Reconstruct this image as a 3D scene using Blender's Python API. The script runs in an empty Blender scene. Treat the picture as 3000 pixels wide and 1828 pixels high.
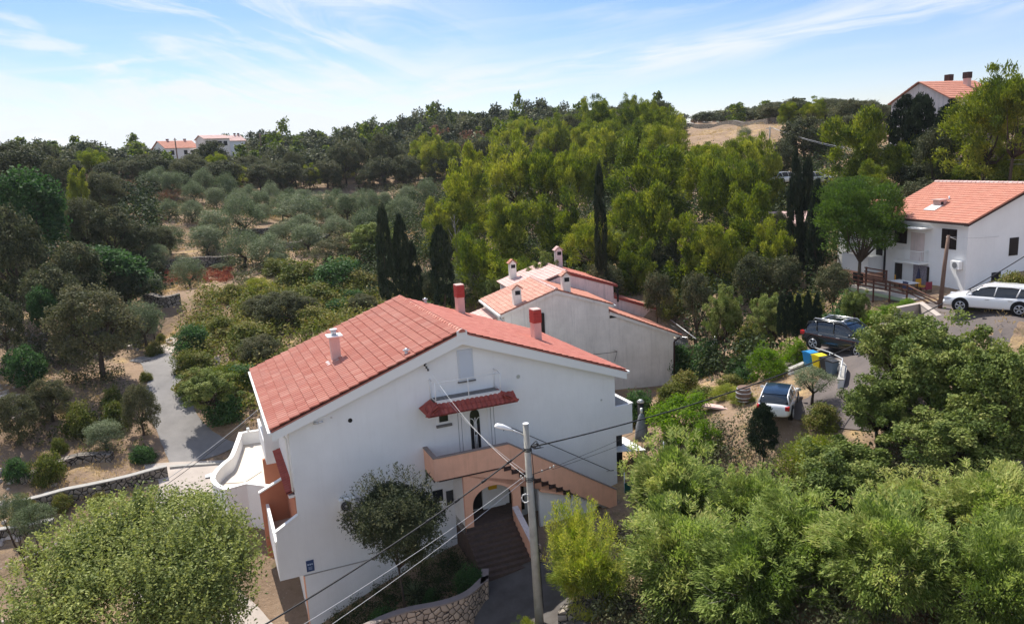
import bpy, bmesh, math, random
import numpy as np
from mathutils import Vector, Matrix
R = math.radians
sc = bpy.context.scene
COL = sc.collection
# ---------------------------------------------------------------- camera
F_PX, CX, CY, H = 2222.6, 1500.0, 914.0, 22.0
PIT, ROL = 0.1971, -0.0546
_cp, _sp, _cr, _sr = math.cos(PIT), math.sin(PIT), math.cos(ROL), math.sin(ROL)
FW = np.array([0, _cp, -_sp]); _u0 = np.array([0, _sp, _cp]); _r0 = np.array([1., 0, 0])
RT = _cr * _r0 + _sr * _u0; UP = -_sr * _r0 + _cr * _u0
CAMP = np.array([0, 0, H])
cd = bpy.data.cameras.new('camera'); cam = bpy.data.objects.new('camera', cd); COL.objects.link(cam)
cd.sensor_width = 36; cd.lens = F_PX / 3000 * 36; cd.clip_end = 6000; cd.clip_start = .5
M = Matrix.Identity(4)
for i in range(3):
    M[i][0] = RT[i]; M[i][1] = UP[i]; M[i][2] = -FW[i]; M[i][3] = CAMP[i]
cam.matrix_world = M
sc.camera = cam
# ---------------------------------------------------------------- light
SUN_AZ, SUN_EL = R(-28), R(56)          # azimuth measured from +Y, negative = to the left
sun_dir = Vector((math.sin(SUN_AZ) * math.cos(SUN_EL), math.cos(SUN_AZ) * math.cos(SUN_EL), math.sin(SUN_EL)))
sl = bpy.data.lights.new('sun', 'SUN'); sl.energy = 4.7; sl.angle = R(.5); sl.color = (1, .95, .86)
so = bpy.data.objects.new('sun', sl); COL.objects.link(so)
so.rotation_euler = sun_dir.to_track_quat('Z', 'Y').to_euler()
w = bpy.data.worlds.new('World'); sc.world = w; w.use_nodes = True
nt = w.node_tree; nt.nodes.clear()
def N(t, typ, **k):
    n = t.nodes.new(typ)
    for a, b in k.items():
        if a.startswith('i_'): n.inputs[a[2:].replace('_', ' ')].default_value = b
        else: setattr(n, a, b)
    return n
def LK(t, a, ao, b, bi): t.links.new(a.outputs[ao], b.inputs[bi])
def mathn(t, op, a, b=None):
    n = t.nodes.new('ShaderNodeMath'); n.operation = op
    for i, x in enumerate((a, b)):
        if x is None: continue
        if isinstance(x, (int, float)): n.inputs[i].default_value = x
        else: t.links.new(x, n.inputs[i])
    return n.outputs[0]
sky = N(nt, 'ShaderNodeTexSky', sky_type='NISHITA', sun_disc=False, sun_elevation=SUN_EL, sun_rotation=SUN_AZ,
        altitude=0, air_density=1.0, dust_density=.35, ozone_density=2.2)
tc = N(nt, 'ShaderNodeTexCoord')
sep = N(nt, 'ShaderNodeSeparateXYZ'); LK(nt, tc, 'Generated', sep, 0)
AZ = mathn(nt, 'ARCTAN2', sep.outputs[0], sep.outputs[1]); EL = sep.outputs[2]
def lin(*terms):
    o = None
    for s_, k in terms:
        q = k if s_ is None else mathn(nt, 'MULTIPLY', s_, k)
        o = q if o is None else mathn(nt, 'ADD', o, q)
    return o
def ramp(s_, lo, hi, smooth_=True):
    mr = N(nt, 'ShaderNodeMapRange'); mr.inputs[1].default_value = lo; mr.inputs[2].default_value = hi
    if smooth_: mr.interpolation_type = 'SMOOTHSTEP'
    nt.links.new(s_, mr.inputs[0]); return mr.outputs[0]
def nse(a, b, seed, detail=8, rough=.58, dist=.4):
    c = N(nt, 'ShaderNodeCombineXYZ'); nt.links.new(a, c.inputs[0]); nt.links.new(b, c.inputs[1]); c.inputs[2].default_value = seed
    nz = N(nt, 'ShaderNodeTexNoise', i_Scale=1.0, i_Detail=detail, i_Roughness=rough, i_Distortion=dist); LK(nt, c, 0, nz, 0); return nz.outputs[0]
def mul(a, b): return mathn(nt, 'MULTIPLY', a, b)
def bump(v, wdt): return mathn(nt, 'POWER', 2.718, mul(mathn(nt, 'POWER', mathn(nt, 'ABSOLUTE', mul(v, 1 / wdt)), 2.0), -1.0))
wob = lin((nse(mul(AZ, 4.0), mul(EL, 9.0), 2.0, 3), .030), (None, -.015))
vb = mathn(nt, 'ADD', lin((EL, 1.0), (AZ, -.082), (None, -.098)), wob)
band = mul(bump(vb, .024), ramp(nse(mul(AZ, 5.0), mul(vb, 42.0), 5.5), .36, .66))
band2 = mul(bump(mathn(nt, 'ADD', vb, -.058), .02), ramp(nse(mul(AZ, 4.0), mul(vb, 50.0), 9.5), .46, .72))
leftm = ramp(AZ, .10, -.26)
vl = mathn(nt, 'ADD', lin((EL, 1.0), (AZ, .20)), wob)
wisp = ramp(nse(mul(AZ, 3.6), mul(vl, 17.0), 1.7, 10, .60, 1.0), .44, .62)
puff = ramp(nse(mul(AZ, 3.0), mul(EL, 11.0), 12.0, 9, .6, .8), .40, .72)
faint = ramp(nse(mul(AZ, 2.6), mul(vb, 30.0), 21.0, 7), .48, .80)
lowm = ramp(EL, .10, -.01)
cl = mathn(nt, 'ADD', mul(band, .85), mul(band2, .40))
cl = mathn(nt, 'ADD', cl, mul(leftm, mathn(nt, 'ADD', mul(wisp, .68), mul(puff, .42))))
cl = mathn(nt, 'ADD', cl, mathn(nt, 'ADD', mul(faint, .16), mul(lowm, mathn(nt, 'ADD', mul(leftm, .62), .16))))
cl = mathn(nt, 'MINIMUM', cl, .93)
mx = N(nt, 'ShaderNodeMixRGB'); nt.links.new(cl, mx.inputs[0])
hs = N(nt, 'ShaderNodeHueSaturation'); hs.inputs['Saturation'].default_value = 1.25; hs.inputs['Value'].default_value = 1.0
LK(nt, sky, 0, hs, 'Color'); tn = N(nt, 'ShaderNodeMixRGB', blend_type='MULTIPLY'); tn.inputs[0].default_value = 1; LK(nt, hs, 0, tn, 1); tn.inputs[2].default_value = (.98, .89, 1.0, 1); LK(nt, tn, 0, mx, 1)
mx.inputs[2].default_value = (6.2, 6.5, 7.0, 1)
# unseen bright clouds opposite the sun, added to lift fill on shaded walls
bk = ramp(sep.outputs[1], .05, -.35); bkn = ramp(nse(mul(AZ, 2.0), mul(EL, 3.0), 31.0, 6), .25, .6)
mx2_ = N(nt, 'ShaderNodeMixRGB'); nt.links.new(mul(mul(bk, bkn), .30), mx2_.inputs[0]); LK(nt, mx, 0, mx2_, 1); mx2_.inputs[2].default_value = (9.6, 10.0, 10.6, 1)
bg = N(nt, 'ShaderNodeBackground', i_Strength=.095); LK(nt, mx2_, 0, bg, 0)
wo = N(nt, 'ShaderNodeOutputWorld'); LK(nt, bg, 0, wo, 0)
sc.view_settings.view_transform = 'Standard'; sc.view_settings.look = 'None'
sc.view_settings.exposure = 0.65; sc.view_settings.gamma = 1
sc.cycles.max_bounces = 6; sc.cycles.diffuse_bounces = 3; sc.cycles.transmission_bounces = 4; sc.cycles.transparent_max_bounces = 6
sc.cycles.sample_clamp_indirect = 4
# ---------------------------------------------------------------- rays
def ray(x, y): return FW + RT * (x - CX) / F_PX - UP * (y - CY) / F_PX
def wd(x, y, d):
    r = ray(x, y); return CAMP + r * (d / math.hypot(r[0], r[1]))
def wz(x, y, z):
    r = ray(x, y); return CAMP + r * ((z - H) / r[2])
# ---------------------------------------------------------------- objects
def new(name, me, mat=None, parent=None, **props):
    o = bpy.data.objects.new(name, me); COL.objects.link(o)
    if mat is not None and me is not None:
        for m_ in (mat if isinstance(mat, (list, tuple)) else [mat]):
            me.materials.append(m_)
    if parent is not None: o.parent = parent
    for k, v_ in props.items(): o[k] = v_
    return o
def root(name, label, cat, loc=(0, 0, 0), rz=0, group=None, scale=None):
    o = bpy.data.objects.new(name, None); COL.objects.link(o); o.location = loc; o.rotation_euler = (0, 0, rz)
    o.empty_display_size = .3
    o['label'] = label; o['category'] = cat
    if group: o['group'] = group
    if scale: o.scale = scale
    return o
def tag(o, label, cat, group=None, kind=None):
    if label: o['label'] = label
    if cat: o['category'] = cat
    if group: o['group'] = group
    if kind: o['kind'] = kind
    return o
class MB:
    """collects simple shapes into one mesh"""
    def __init__(s): s.v = []; s.f = []; s.mi = []; s.sm = []; s.cur = 0
    def add(s, vs, fs, smooth=False):
        b = len(s.v); s.v += [tuple(map(float, p)) for p in vs]
        for f in fs: s.f.append([b + i for i in f]); s.mi.append(s.cur); s.sm.append(smooth)
        return s
    def box(s, x0, y0, z0, x1, y1, z1):
        return s.add([(x0, y0, z0), (x1, y0, z0), (x1, y1, z0), (x0, y1, z0), (x0, y0, z1), (x1, y0, z1), (x1, y1, z1), (x0, y1, z1)],
                     [(0, 3, 2, 1), (4, 5, 6, 7), (0, 1, 5, 4), (1, 2, 6, 5), (2, 3, 7, 6), (3, 0, 4, 7)])
    def prism(s, pts, a0, a1, axis='v'):
        """pts = polygon (u,z) extruded in v (axis v), or (u,v) extruded in z (axis z), or (v,z) extruded in u"""
        def mk(p, a):
            return {'v': (p[0], a, p[1]), 'z': (p[0], p[1], a), 'u': (a, p[0], p[1])}[axis]
        n = len(pts)
        ar = sum(pts[i][0] * pts[(i + 1) % n][1] - pts[(i + 1) % n][0] * pts[i][1] for i in range(n))
        vs = [mk(p, a0) for p in pts] + [mk(p, a1) for p in pts]
        fl = (ar > 0) == (axis in ('z', 'u'))
        fs = [list(range(n))[::-1], list(range(n, 2 * n))] + [[i, (i + 1) % n, n + (i + 1) % n, n + i] for i in range(n)]
        if not fl: fs = [f[::-1] for f in fs]
        return s.add(vs, fs)
    def tube(s, pts, r, seg=8, caps=True, smooth=True):
        pts = [Vector(p) for p in pts]; n = len(pts)
        rs = r if isinstance(r, (list, tuple)) else [r] * n
        b = len(s.v); ring = []
        up = Vector((0, 0, 1))
        prev = None
        for i, p in enumerate(pts):
            t = (pts[min(i + 1, n - 1)] - pts[max(i - 1, 0)])
            if t.length < 1e-9: t = Vector((0, 0, 1))
            t.normalize()
            if prev is None:
                a = t.cross(up if abs(t.z) < .95 else Vector((1, 0, 0))).normalized()
            else:
                a = (prev - t * prev.dot(t)).normalized()
            prev = a; c = t.cross(a)
            for k in range(seg):
                an = 2 * math.pi * k / seg
                q = p + (a * math.cos(an) + c * math.sin(an)) * rs[i]
                s.v.append((q.x, q.y, q.z))
        for i in range(n - 1):
            for k in range(seg):
                k2 = (k + 1) % seg
                s.f.append([b + i * seg + k, b + i * seg + k2, b + (i + 1) * seg + k2, b + (i + 1) * seg + k]); s.mi.append(s.cur); s.sm.append(smooth)
        if caps:
            s.f.append([b + k for k in range(seg)][::-1]); s.mi.append(s.cur); s.sm.append(False)
            s.f.append([b + (n - 1) * seg + k for k in range(seg)]); s.mi.append(s.cur); s.sm.append(False)
        return s
    def cyl(s, x, y, z0, z1, r0, r1=None, seg=16):
        return s.tube([(x, y, z0), (x, y, z1)], [r0, r0 if r1 is None else r1], seg)
    def mesh(s, name):
        me = bpy.data.meshes.new(name); me.from_pydata(s.v, [], s.f)
        me.polygons.foreach_set('material_index', s.mi); me.polygons.foreach_set('use_smooth', s.sm)
        me.update(); return me
    def build(s, name, mat, parent=None, bevel=0, **props):
        me = s.mesh(name); o = new(name, me, mat, parent, **props)
        if bevel:
            b = bmesh.new(); b.from_mesh(me)
            bmesh.ops.remove_doubles(b, verts=b.verts, dist=1e-5)
            es = [e for e in b.edges if len(e.link_faces) == 2 and e.calc_face_angle(0) > .6]
            bmesh.ops.bevel(b, geom=es, offset=bevel, segments=2, affect='EDGES', profile=.7)
            b.to_mesh(me); b.free()
        return o
def npmesh(name, V, Fq, smooth=False, attr=None, mi=None):
    me = bpy.data.meshes.new(name); nf, k = Fq.shape
    me.vertices.add(len(V)); me.vertices.foreach_set('co', V.astype(np.float32).ravel())
    me.loops.add(nf * k); me.loops.foreach_set('vertex_index', Fq.astype(np.int32).ravel())
    me.polygons.add(nf); me.polygons.foreach_set('loop_start', np.arange(0, nf * k, k, dtype=np.int32))
    me.polygons.foreach_set('loop_total', np.full(nf, k, dtype=np.int32))
    if mi is not None: me.polygons.foreach_set('material_index', mi.astype(np.int32))
    me.polygons.foreach_set('use_smooth', np.full(nf, smooth))
    if attr is not None:
        a = me.attributes.new('tint', 'FLOAT', 'FACE'); a.data.foreach_set('value', attr.astype(np.float32))
    me.update(); me.validate(); return me
# ---------------------------------------------------------------- materials
MT = {}
def mat(name, col, rough=.7, spec=.3, metal=0, var=0, vscale=3, bump=0, bscale=20, col2=None, dirt=None, alpha=None, transm=0, coat=0):
    m = bpy.data.materials.new(name); m.use_nodes = True; t = m.node_tree
    b = t.nodes['Principled BSDF']
    b.inputs['Base Color'].default_value = (*col, 1); b.inputs['Roughness'].default_value = rough
    b.inputs['Specular IOR Level'].default_value = spec; b.inputs['Metallic'].default_value = metal
    b.inputs['Coat Weight'].default_value = coat
    tcn = N(t, 'ShaderNodeTexCoord')
    cur = None
    if var or col2:
        nz = N(t, 'ShaderNodeTexNoise', i_Scale=vscale, i_Detail=6, i_Roughness=.62); LK(t, tcn, 'Object', nz, 0)
        mp = N(t, 'ShaderNodeMapRange'); mp.inputs[1].default_value = .32; mp.inputs[2].default_value = .68; LK(t, nz, 0, mp, 0)
        mx_ = N(t, 'ShaderNodeMixRGB'); LK(t, mp, 0, mx_, 0)
        c2_ = col2 or tuple(c * (1 - var) for c in col)
        mx_.inputs[1].default_value = (*col, 1); mx_.inputs[2].default_value = (*c2_, 1); cur = mx_
    if dirt:   # (colour, amount): vertical weather streaks, fixed to the wall
        mpn = N(t, 'ShaderNodeMapping'); mpn.inputs['Scale'].default_value = (3.0, 3.0, .22); LK(t, tcn, 'Object', mpn, 0)
        nz2 = N(t, 'ShaderNodeTexNoise', i_Scale=1.6, i_Detail=7, i_Roughness=.7); LK(t, mpn, 0, nz2, 0)
        mp2 = N(t, 'ShaderNodeMapRange'); mp2.inputs[1].default_value = .5; mp2.inputs[2].default_value = .78; mp2.inputs[4].default_value = dirt[1]
        LK(t, nz2, 0, mp2, 0)
        mx2 = N(t, 'ShaderNodeMixRGB'); LK(t, mp2, 0, mx2, 0)
        if cur: LK(t, cur, 0, mx2, 1)
        else: mx2.inputs[1].default_value = (*col, 1)
        mx2.inputs[2].default_value = (*dirt[0], 1); cur = mx2
    if cur: LK(t, cur, 0, b, 'Base Color')
    if bump:
        nb = N(t, 'ShaderNodeTexNoise', i_Scale=bscale, i_Detail=5); LK(t, tcn, 'Object', nb, 0)
        bn = N(t, 'ShaderNodeBump', i_Strength=bump, i_Distance=.02); LK(t, nb, 0, bn, 'Height'); LK(t, bn, 0, b, 'Normal')
    if transm: b.inputs['Transmission Weight'].default_value = transm
    MT[name] = m; return m
mat('white_plaster', (.85, .85, .84), .85, .2, var=.09, vscale=.5, bump=.25, bscale=9, dirt=((.62, .61, .59), .22))
mat('shutter_grey', (.60, .63, .67), .6, .3)
mat('white_paint', (.80, .80, .78), .5, .4)
mat('old_plaster', (.80, .76, .70), .9, .15, col2=(.60, .57, .52), vscale=.45, bump=.4, bscale=7, dirt=((.36, .34, .32), .5))
mat('pink_plaster', (.72, .62, .60), .9, .15, col2=(.60, .52, .50), vscale=1.2, dirt=((.30, .29, .30), .8), bump=.3)
mat('orange_plaster', (.86, .47, .32), .85, .2, var=.14, vscale=1.2, bump=.2, dirt=((.45, .22, .14), .3))
mat('terracotta_plaster', (.50, .20, .12), .85, .2, var=.12, vscale=1.1, bump=.2)
mat('chimney_pink', (.62, .42, .38), .85, .2, var=.1, vscale=3)
mat('red_brick', (.36, .06, .05), .8, .2, col2=(.28, .045, .04), vscale=14)
mat('dark', (.010, .010, .012), .5, .3)
mat('dark_wood', (.022, .014, .012), .6, .3, var=.3, vscale=5)
mat('dark_trim', (.05, .028, .024), .7, .2)
mat('glass_dark', (.015, .018, .022), .08, .6)
mat('grey_stone', (.20, .19, .18), .8, .25, var=.3, vscale=6)
mat('parapet_cap', (.27, .22, .20), .8, .2, var=.15)
mat('grey_metal', (.30, .31, .33), .45, .5, metal=.6)
mat('galv', (.55, .56, .57), .4, .5, metal=.5)
mat('concrete', (.40, .38, .35), .9, .2, var=.25, vscale=4, bump=.3)
mat('pole_concrete', (.40, .385, .34), .9, .2, col2=(.29, .28, .25), vscale=2.5, bump=.3, bscale=12)
mat('asphalt', (.25, .235, .225), .92, .2, col2=(.185, .175, .168), vscale=.6, bump=.3, bscale=25)
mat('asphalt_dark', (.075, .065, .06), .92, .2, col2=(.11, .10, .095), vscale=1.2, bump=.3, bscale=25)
mat('asphalt_red', (.15, .125, .115), .92, .2, col2=(.105, .09, .085), vscale=.8, bump=.3, bscale=25)
mat('apron', (.47, .41, .36), .9, .2, col2=(.37, .32, .28), vscale=.5, bump=.2)
mat('terrace_tile', (.60, .54, .46), .8, .25, col2=(.54, .48, .40), vscale=1.2)
mat('steps_tile', (.115, .078, .062), .85, .15, col2=(.075, .055, .048), vscale=4)
mat('yellow_box', (.72, .42, .015), .5, .4)
mat('blue_sign', (.02, .055, .16), .4, .4)
mat('sign_text', (.45, .55, .7), .4, .4)
mat('rubber', (.012, .012, .012), .8, .2)
mat('wire_black', (.02, .02, .022), .6, .3)
mat('wire_grey', (.45, .45, .45), .5, .3)
mat('porcelain', (.55, .54, .50), .3, .5)
mat('lamp_glass', (.75, .76, .75), .25, .5)
mat('green_net', (.012, .10, .075), .8, .2, var=.3, vscale=4)
mat('brown_wood', (.13, .055, .035), .7, .3, var=.3, vscale=6)
mat('pole_wood', (.20, .13, .10), .85, .2, var=.3, vscale=5)
mat('lime_rail', (.32, .42, .26), .7, .2)
mat('curtain', (.38, .34, .38), .9, .1, col2=(.12, .10, .12), vscale=11)
mat('blue_cloth', (.06, .065, .12), .8, .1)
mat('red_cloth', (.22, .04, .06), .8, .1)
mat('gold_cloth', (.60, .32, .04), .8, .1)
mat('umbrella_grey', (.22, .24, .27), .9, .1, var=.2, vscale=6)
mat('canopy_white', (.82, .82, .80), .6, .3)
mat('leafbark', (.10, .075, .055), .9, .1, col2=(.05, .038, .03), vscale=6, bump=.5)
mat('palebark', (.30, .27, .23), .9, .1, col2=(.17, .15, .13), vscale=5)
# ---------------------------------------------------------------- special materials
def tint_mat(name, cols, rough=.8, spec=.25, trans=0, bump=0, objvar=0, nscale=0, stain=None):
    """base colour picked per face by the mesh attribute 'tint'"""
    m = bpy.data.materials.new(name); m.use_nodes = True; t = m.node_tree; b = t.nodes['Principled BSDF']
    at = N(t, 'ShaderNodeAttribute', attribute_name='tint')
    fac = at.outputs['Fac']
    if objvar:
        oi = N(t, 'ShaderNodeObjectInfo')
        fac = mathn(t, 'ADD', fac, mathn(t, 'MULTIPLY', mathn(t, 'SUBTRACT', oi.outputs['Random'], .5), objvar))
    cr_ = N(t, 'ShaderNodeValToRGB'); t.links.new(fac, cr_.inputs[0])
    e = cr_.color_ramp.elements
    while len(e) > 1: e.remove(e[-1])
    for i, c in enumerate(cols):
        p = i / (len(cols) - 1)
        el = e[0] if i == 0 else e.new(p)
        el.position = p; el.color = (*c, 1)
    out = cr_.outputs[0]
    if stain:
        tcn = N(t, 'ShaderNodeTexCoord'); nz = N(t, 'ShaderNodeTexNoise', i_Scale=nscale, i_Detail=6, i_Roughness=.65); LK(t, tcn, 'Object', nz, 0)
        mp = N(t, 'ShaderNodeMapRange'); mp.inputs[1].default_value = .48; mp.inputs[2].default_value = .68; mp.inputs[4].default_value = stain[1]; LK(t, nz, 0, mp, 0)
        mx_ = N(t, 'ShaderNodeMixRGB'); LK(t, mp, 0, mx_, 0); t.links.new(out, mx_.inputs[1]); mx_.inputs[2].default_value = (*stain[0], 1); out = mx_.outputs[0]
    t.links.new(out, b.inputs['Base Color']); b.inputs['Roughness'].default_value = rough; b.inputs['Specular IOR Level'].default_value = spec
    if trans:
        tr = N(t, 'ShaderNodeBsdfTranslucent'); hs_ = N(t, 'ShaderNodeHueSaturation'); hs_.inputs['Saturation'].default_value = 1.15; hs_.inputs['Value'].default_value = 1.5
        t.links.new(out, hs_.inputs['Color']); LK(t, hs_, 0, tr, 0)
        ms = N(t, 'ShaderNodeMixShader'); ms.inputs[0].default_value = trans
        LK(t, b, 0, ms, 1); LK(t, tr, 0, ms, 2); LK(t, ms, 0, t.nodes['Material Output'], 0)
    MT[name] = m; return m
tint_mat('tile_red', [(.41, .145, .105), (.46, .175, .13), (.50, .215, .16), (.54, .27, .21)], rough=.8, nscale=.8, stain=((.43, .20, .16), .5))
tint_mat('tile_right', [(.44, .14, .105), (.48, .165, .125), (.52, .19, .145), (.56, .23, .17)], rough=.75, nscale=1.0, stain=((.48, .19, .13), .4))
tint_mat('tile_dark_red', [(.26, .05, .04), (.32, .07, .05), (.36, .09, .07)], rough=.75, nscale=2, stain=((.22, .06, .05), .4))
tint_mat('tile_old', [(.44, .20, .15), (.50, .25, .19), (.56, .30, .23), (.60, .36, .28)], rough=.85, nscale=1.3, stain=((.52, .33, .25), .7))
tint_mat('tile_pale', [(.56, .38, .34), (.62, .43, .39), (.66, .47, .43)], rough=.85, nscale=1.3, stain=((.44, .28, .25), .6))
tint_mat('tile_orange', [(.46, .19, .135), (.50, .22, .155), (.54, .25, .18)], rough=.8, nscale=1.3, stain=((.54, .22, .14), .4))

def stone_mat(name, c1, c2, mortar, scale, rnd=.9, gap=.06):
    m = bpy.data.materials.new(name); m.use_nodes = True; t = m.node_tree; b = t.nodes['Principled BSDF']
    tcn = N(t, 'ShaderNodeTexCoord')
    v1 = N(t, 'ShaderNodeTexVoronoi', i_Scale=scale, i_Randomness=rnd, feature='DISTANCE_TO_EDGE'); LK(t, tcn, 'Object', v1, 0)
    v2 = N(t, 'ShaderNodeTexVoronoi', i_Scale=scale, i_Randomness=rnd, feature='F1'); LK(t, tcn, 'Object', v2, 0)
    sp = N(t, 'ShaderNodeSeparateColor'); LK(t, v2, 'Color', sp, 0)
    mx_ = N(t, 'ShaderNodeMixRGB'); LK(t, sp, 0, mx_, 0); mx_.inputs[1].default_value = (*c1, 1); mx_.inputs[2].default_value = (*c2, 1)
    mr = N(t, 'ShaderNodeMapRange'); mr.inputs[1].default_value = gap * .5; mr.inputs[2].default_value = gap; LK(t, v1, 0, mr, 0)
    m2 = N(t, 'ShaderNodeMixRGB'); LK(t, mr, 0, m2, 0); m2.inputs[1].default_value = (*mortar, 1); LK(t, mx_, 0, m2, 2)
    LK(t, m2, 0, b, 'Base Color'); b.inputs['Roughness'].default_value = .9; b.inputs['Specular IOR Level'].default_value = .2
    mr2 = N(t, 'ShaderNodeMapRange'); mr2.inputs[2].default_value = gap * 3; LK(t, v1, 0, mr2, 0)
    bn = N(t, 'ShaderNodeBump', i_Strength=.9, i_Distance=.05); LK(t, mr2, 0, bn, 'Height'); LK(t, bn, 0, b, 'Normal')
    MT[name] = m; return m
stone_mat('cobble_wall', (.50, .38, .29), (.36, .28, .22), (.045, .035, .03), 3.6, gap=.07)
stone_mat('dry_stone', (.30, .26, .22), (.17, .15, .13), (.02, .018, .015), 3.0, rnd=1, gap=.09)
stone_mat('rubble_grey', (.24, .21, .19), (.16, .145, .13), (.07, .06, .055), 2.6, rnd=1, gap=.06)

def ground_mat():
    m = bpy.data.materials.new('ground'); m.use_nodes = True; t = m.node_tree; b = t.nodes['Principled BSDF']
    tcn = N(t, 'ShaderNodeTexCoord')
    def nz(sc_, d=7, ro=.62, dist=0):
        n = N(t, 'ShaderNodeTexNoise', i_Scale=sc_, i_Detail=d, i_Roughness=ro, i_Distortion=dist); LK(t, tcn, 'Object', n, 0); return n.outputs[0]
    def rng(s, lo, hi):
        r = N(t, 'ShaderNodeMapRange'); r.inputs[1].default_value = lo; r.inputs[2].default_value = hi; t.links.new(s, r.inputs[0]); return r.outputs[0]
    def mix(f, a, c):
        x = N(t, 'ShaderNodeMixRGB'); t.links.new(f, x.inputs[0])
        for i, q in ((1, a), (2, c)):
            if isinstance(q, tuple): x.inputs[i].default_value = (*q, 1)
            else: t.links.new(q, x.inputs[i])
        return x.outputs[0]
    c = mix(rng(nz(.09), .40, .62), (.32, .225, .155), (.22, .155, .105))          # dry earth
    c = mix(rng(nz(.25, 8, .7, .5), .52, .66), c, (.43, .30, .15))               # straw
    c = mix(rng(nz(.6, 8, .72), .56, .68), c, (.11, .10, .045))                  # weeds
    c = mix(rng(nz(2.6, 8, .7), .50, .70), c, (.22, .15, .10))
    c = mix(rng(nz(7, 6, .75), .60, .70), c, (.47, .40, .33))                    # stones
    t.links.new(c, b.inputs['Base Color']); b.inputs['Roughness'].default_value = .95; b.inputs['Specular IOR Level'].default_value = .1
    bn = N(t, 'ShaderNodeBump', i_Strength=.9, i_Distance=.15); t.links.new(nz(2.2, 8, .75), bn.inputs['Height']); LK(t, bn, 0, b, 'Normal')
    MT['ground'] = m
ground_mat()

# ---------------------------------------------------------------- main house frame
YAW = 0.3896
hu = np.array([math.cos(YAW), math.sin(YAW), 0]); hv = np.array([-math.sin(YAW), math.cos(YAW), 0])
HO = np.array([-2.6215, 37.9095, 0]) + .4 * hv
def hw(a, b, z=0): return HO + a * hu + b * hv + np.array([0, 0, z])
YAW2 = R(14.1)
ku = np.array([math.cos(YAW2), math.sin(YAW2), 0]); kv = np.array([-math.sin(YAW2), math.cos(YAW2), 0])
KO = wd(1628, 847, 57) * np.array([1, 1, 0])                  # neighbour house, gable peak foot
RO = wd(2838, 658, 62) * np.array([1, 1, 0])                  # right house, near eave corner foot
def kw(a, b, z=0): return KO + a * ku + b * kv + np.array([0, 0, z])
def rw(a, b, z=0): return RO + a * ku + b * kv + np.array([0, 0, z])

# ---------------------------------------------------------------- terrain
G = []
for a in [(300,500,260),(640,480,235),(1000,432,270),(1300,394,280),(1650,370,280),(1900,375,260),(2150,358,220),(2100,400,150),(2400,355,160),(2740,312,105),(3000,300,110),(3300,290,110),(-300,500,230),(0,480,230),
    (1000,560,170),(1300,520,180),(600,560,160),(300,560,150),(700,640,130),(900,640,140),(1200,640,130),(600,740,110),(560,810,98),(640,830,95),(460,880,85),(850,760,95),(900,900,75),(1000,960,65),(1150,900,75),(1500,780,85),(1750,800,75),(1900,870,68),(2100,850,68),(2300,760,78),(2500,600,110),(2250,600,110),(2900,560,95),(3200,560,95),
    (475,1000,80),(290,1080,70),(660,1345,54),(500,1420,51),(200,1440,53),(0,1560,52),(100,1300,60),(0,1150,66),(100,1000,76),(100,800,98),(-300,1000,70),(-300,700,110),
    (50,1780,47),(2200,1800,28),(2950,1330,38),(2600,1700,28),(2500,1080,47),(2400,1170,44.5),(2200,1230,42),(2260,1210,42.5),(2100,1170,46),(2893,930,47),(2985,935,46),(2850,895,49),(2700,885,60),(1700,1810,28),(2350,1180,43.5)]:
    G.append(wd(*a))
for a in [(-9, -.3, -1.0), (-10.5, 3, -.4), (-11, 7, 1.2), (-10, 11, 2.2), (-10, 17, 2.9), (-6, -1.5, .1), (-3.5, -1.5, 1.0), (-2.2, -4.2, 1.6), (0, -5.5, 1.6), (1, -7.5, 1.7), (3, -4, 2.2), (8, -2, 2.6), (8, 3, 3.2), (12, 3, 3.3), (11, 9, 3.6),
          (0, 15, 3.9), (-8, 15, 3.2), (6, 14, 3.9), (-9, -5, -1.6), (-14, -3, -1.6), (-5, -7, -.2), (-16, 2, -.6), (-6, 6, 2), (2, 6, 3), (5, -12, 2.6), (-10, -14, -3), (-3, -14, 0.5), (12, -6, 3.4)]:
    G.append(hw(*a))
for a in [(-4, 0, 4.2), (3, 0, 3.8), (10, -.5, 3.4), (12.5, 2, 4.6), (15, 8, 5.8), (6, 16, 6), (-3, 15, 5.5), (10, 5, 4.3)]: G.append(kw(*a))
for a in [(0, -.5, 10.9), (-2, 4, 10.6), (-1.5, 8, 10.2), (5, 0, 12), (10, 0, 12.5), (5, 14, 11.5), (-5, 6, 9.2), (-6, 10, 8.6), (-3, -3, 10.4)]: G.append(rw(*a))
for an in range(-180, 181, 15):      # everything else around
    for rr in (24, 60, 130, 300):
        x, y = rr * math.sin(R(an)), rr * math.cos(R(an))
        if abs(an) >= 60: G.append(np.array([x, y, 3 + (x > 0) * .06 * min(x, 120) + .01 * rr]))
G = np.array(G)
_D = np.linalg.norm(G[:, None, :2] - G[None, :, :2], axis=2)
_n = len(G)
_A = np.zeros((_n + 3, _n + 3)); _A[:_n, :_n] = -_D + np.eye(_n) * .35
_A[:_n, _n] = 1; _A[:_n, _n + 1:] = G[:, :2] / 100; _A[_n:, :_n] = _A[:_n, _n:].T
_W = np.linalg.solve(_A, np.concatenate([G[:, 2], [0, 0, 0]]))
rng = np.random.default_rng(5)
_oct = [(rng.uniform(0, 6.28), 1 / wl, amp, rng.uniform(0, 6.28)) for wl, amp in ((23, .35), (17, .28), (11, .2), (7, .12), (5, .09), (3.1, .05), (2.3, .04)) for _ in range(2)]
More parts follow.
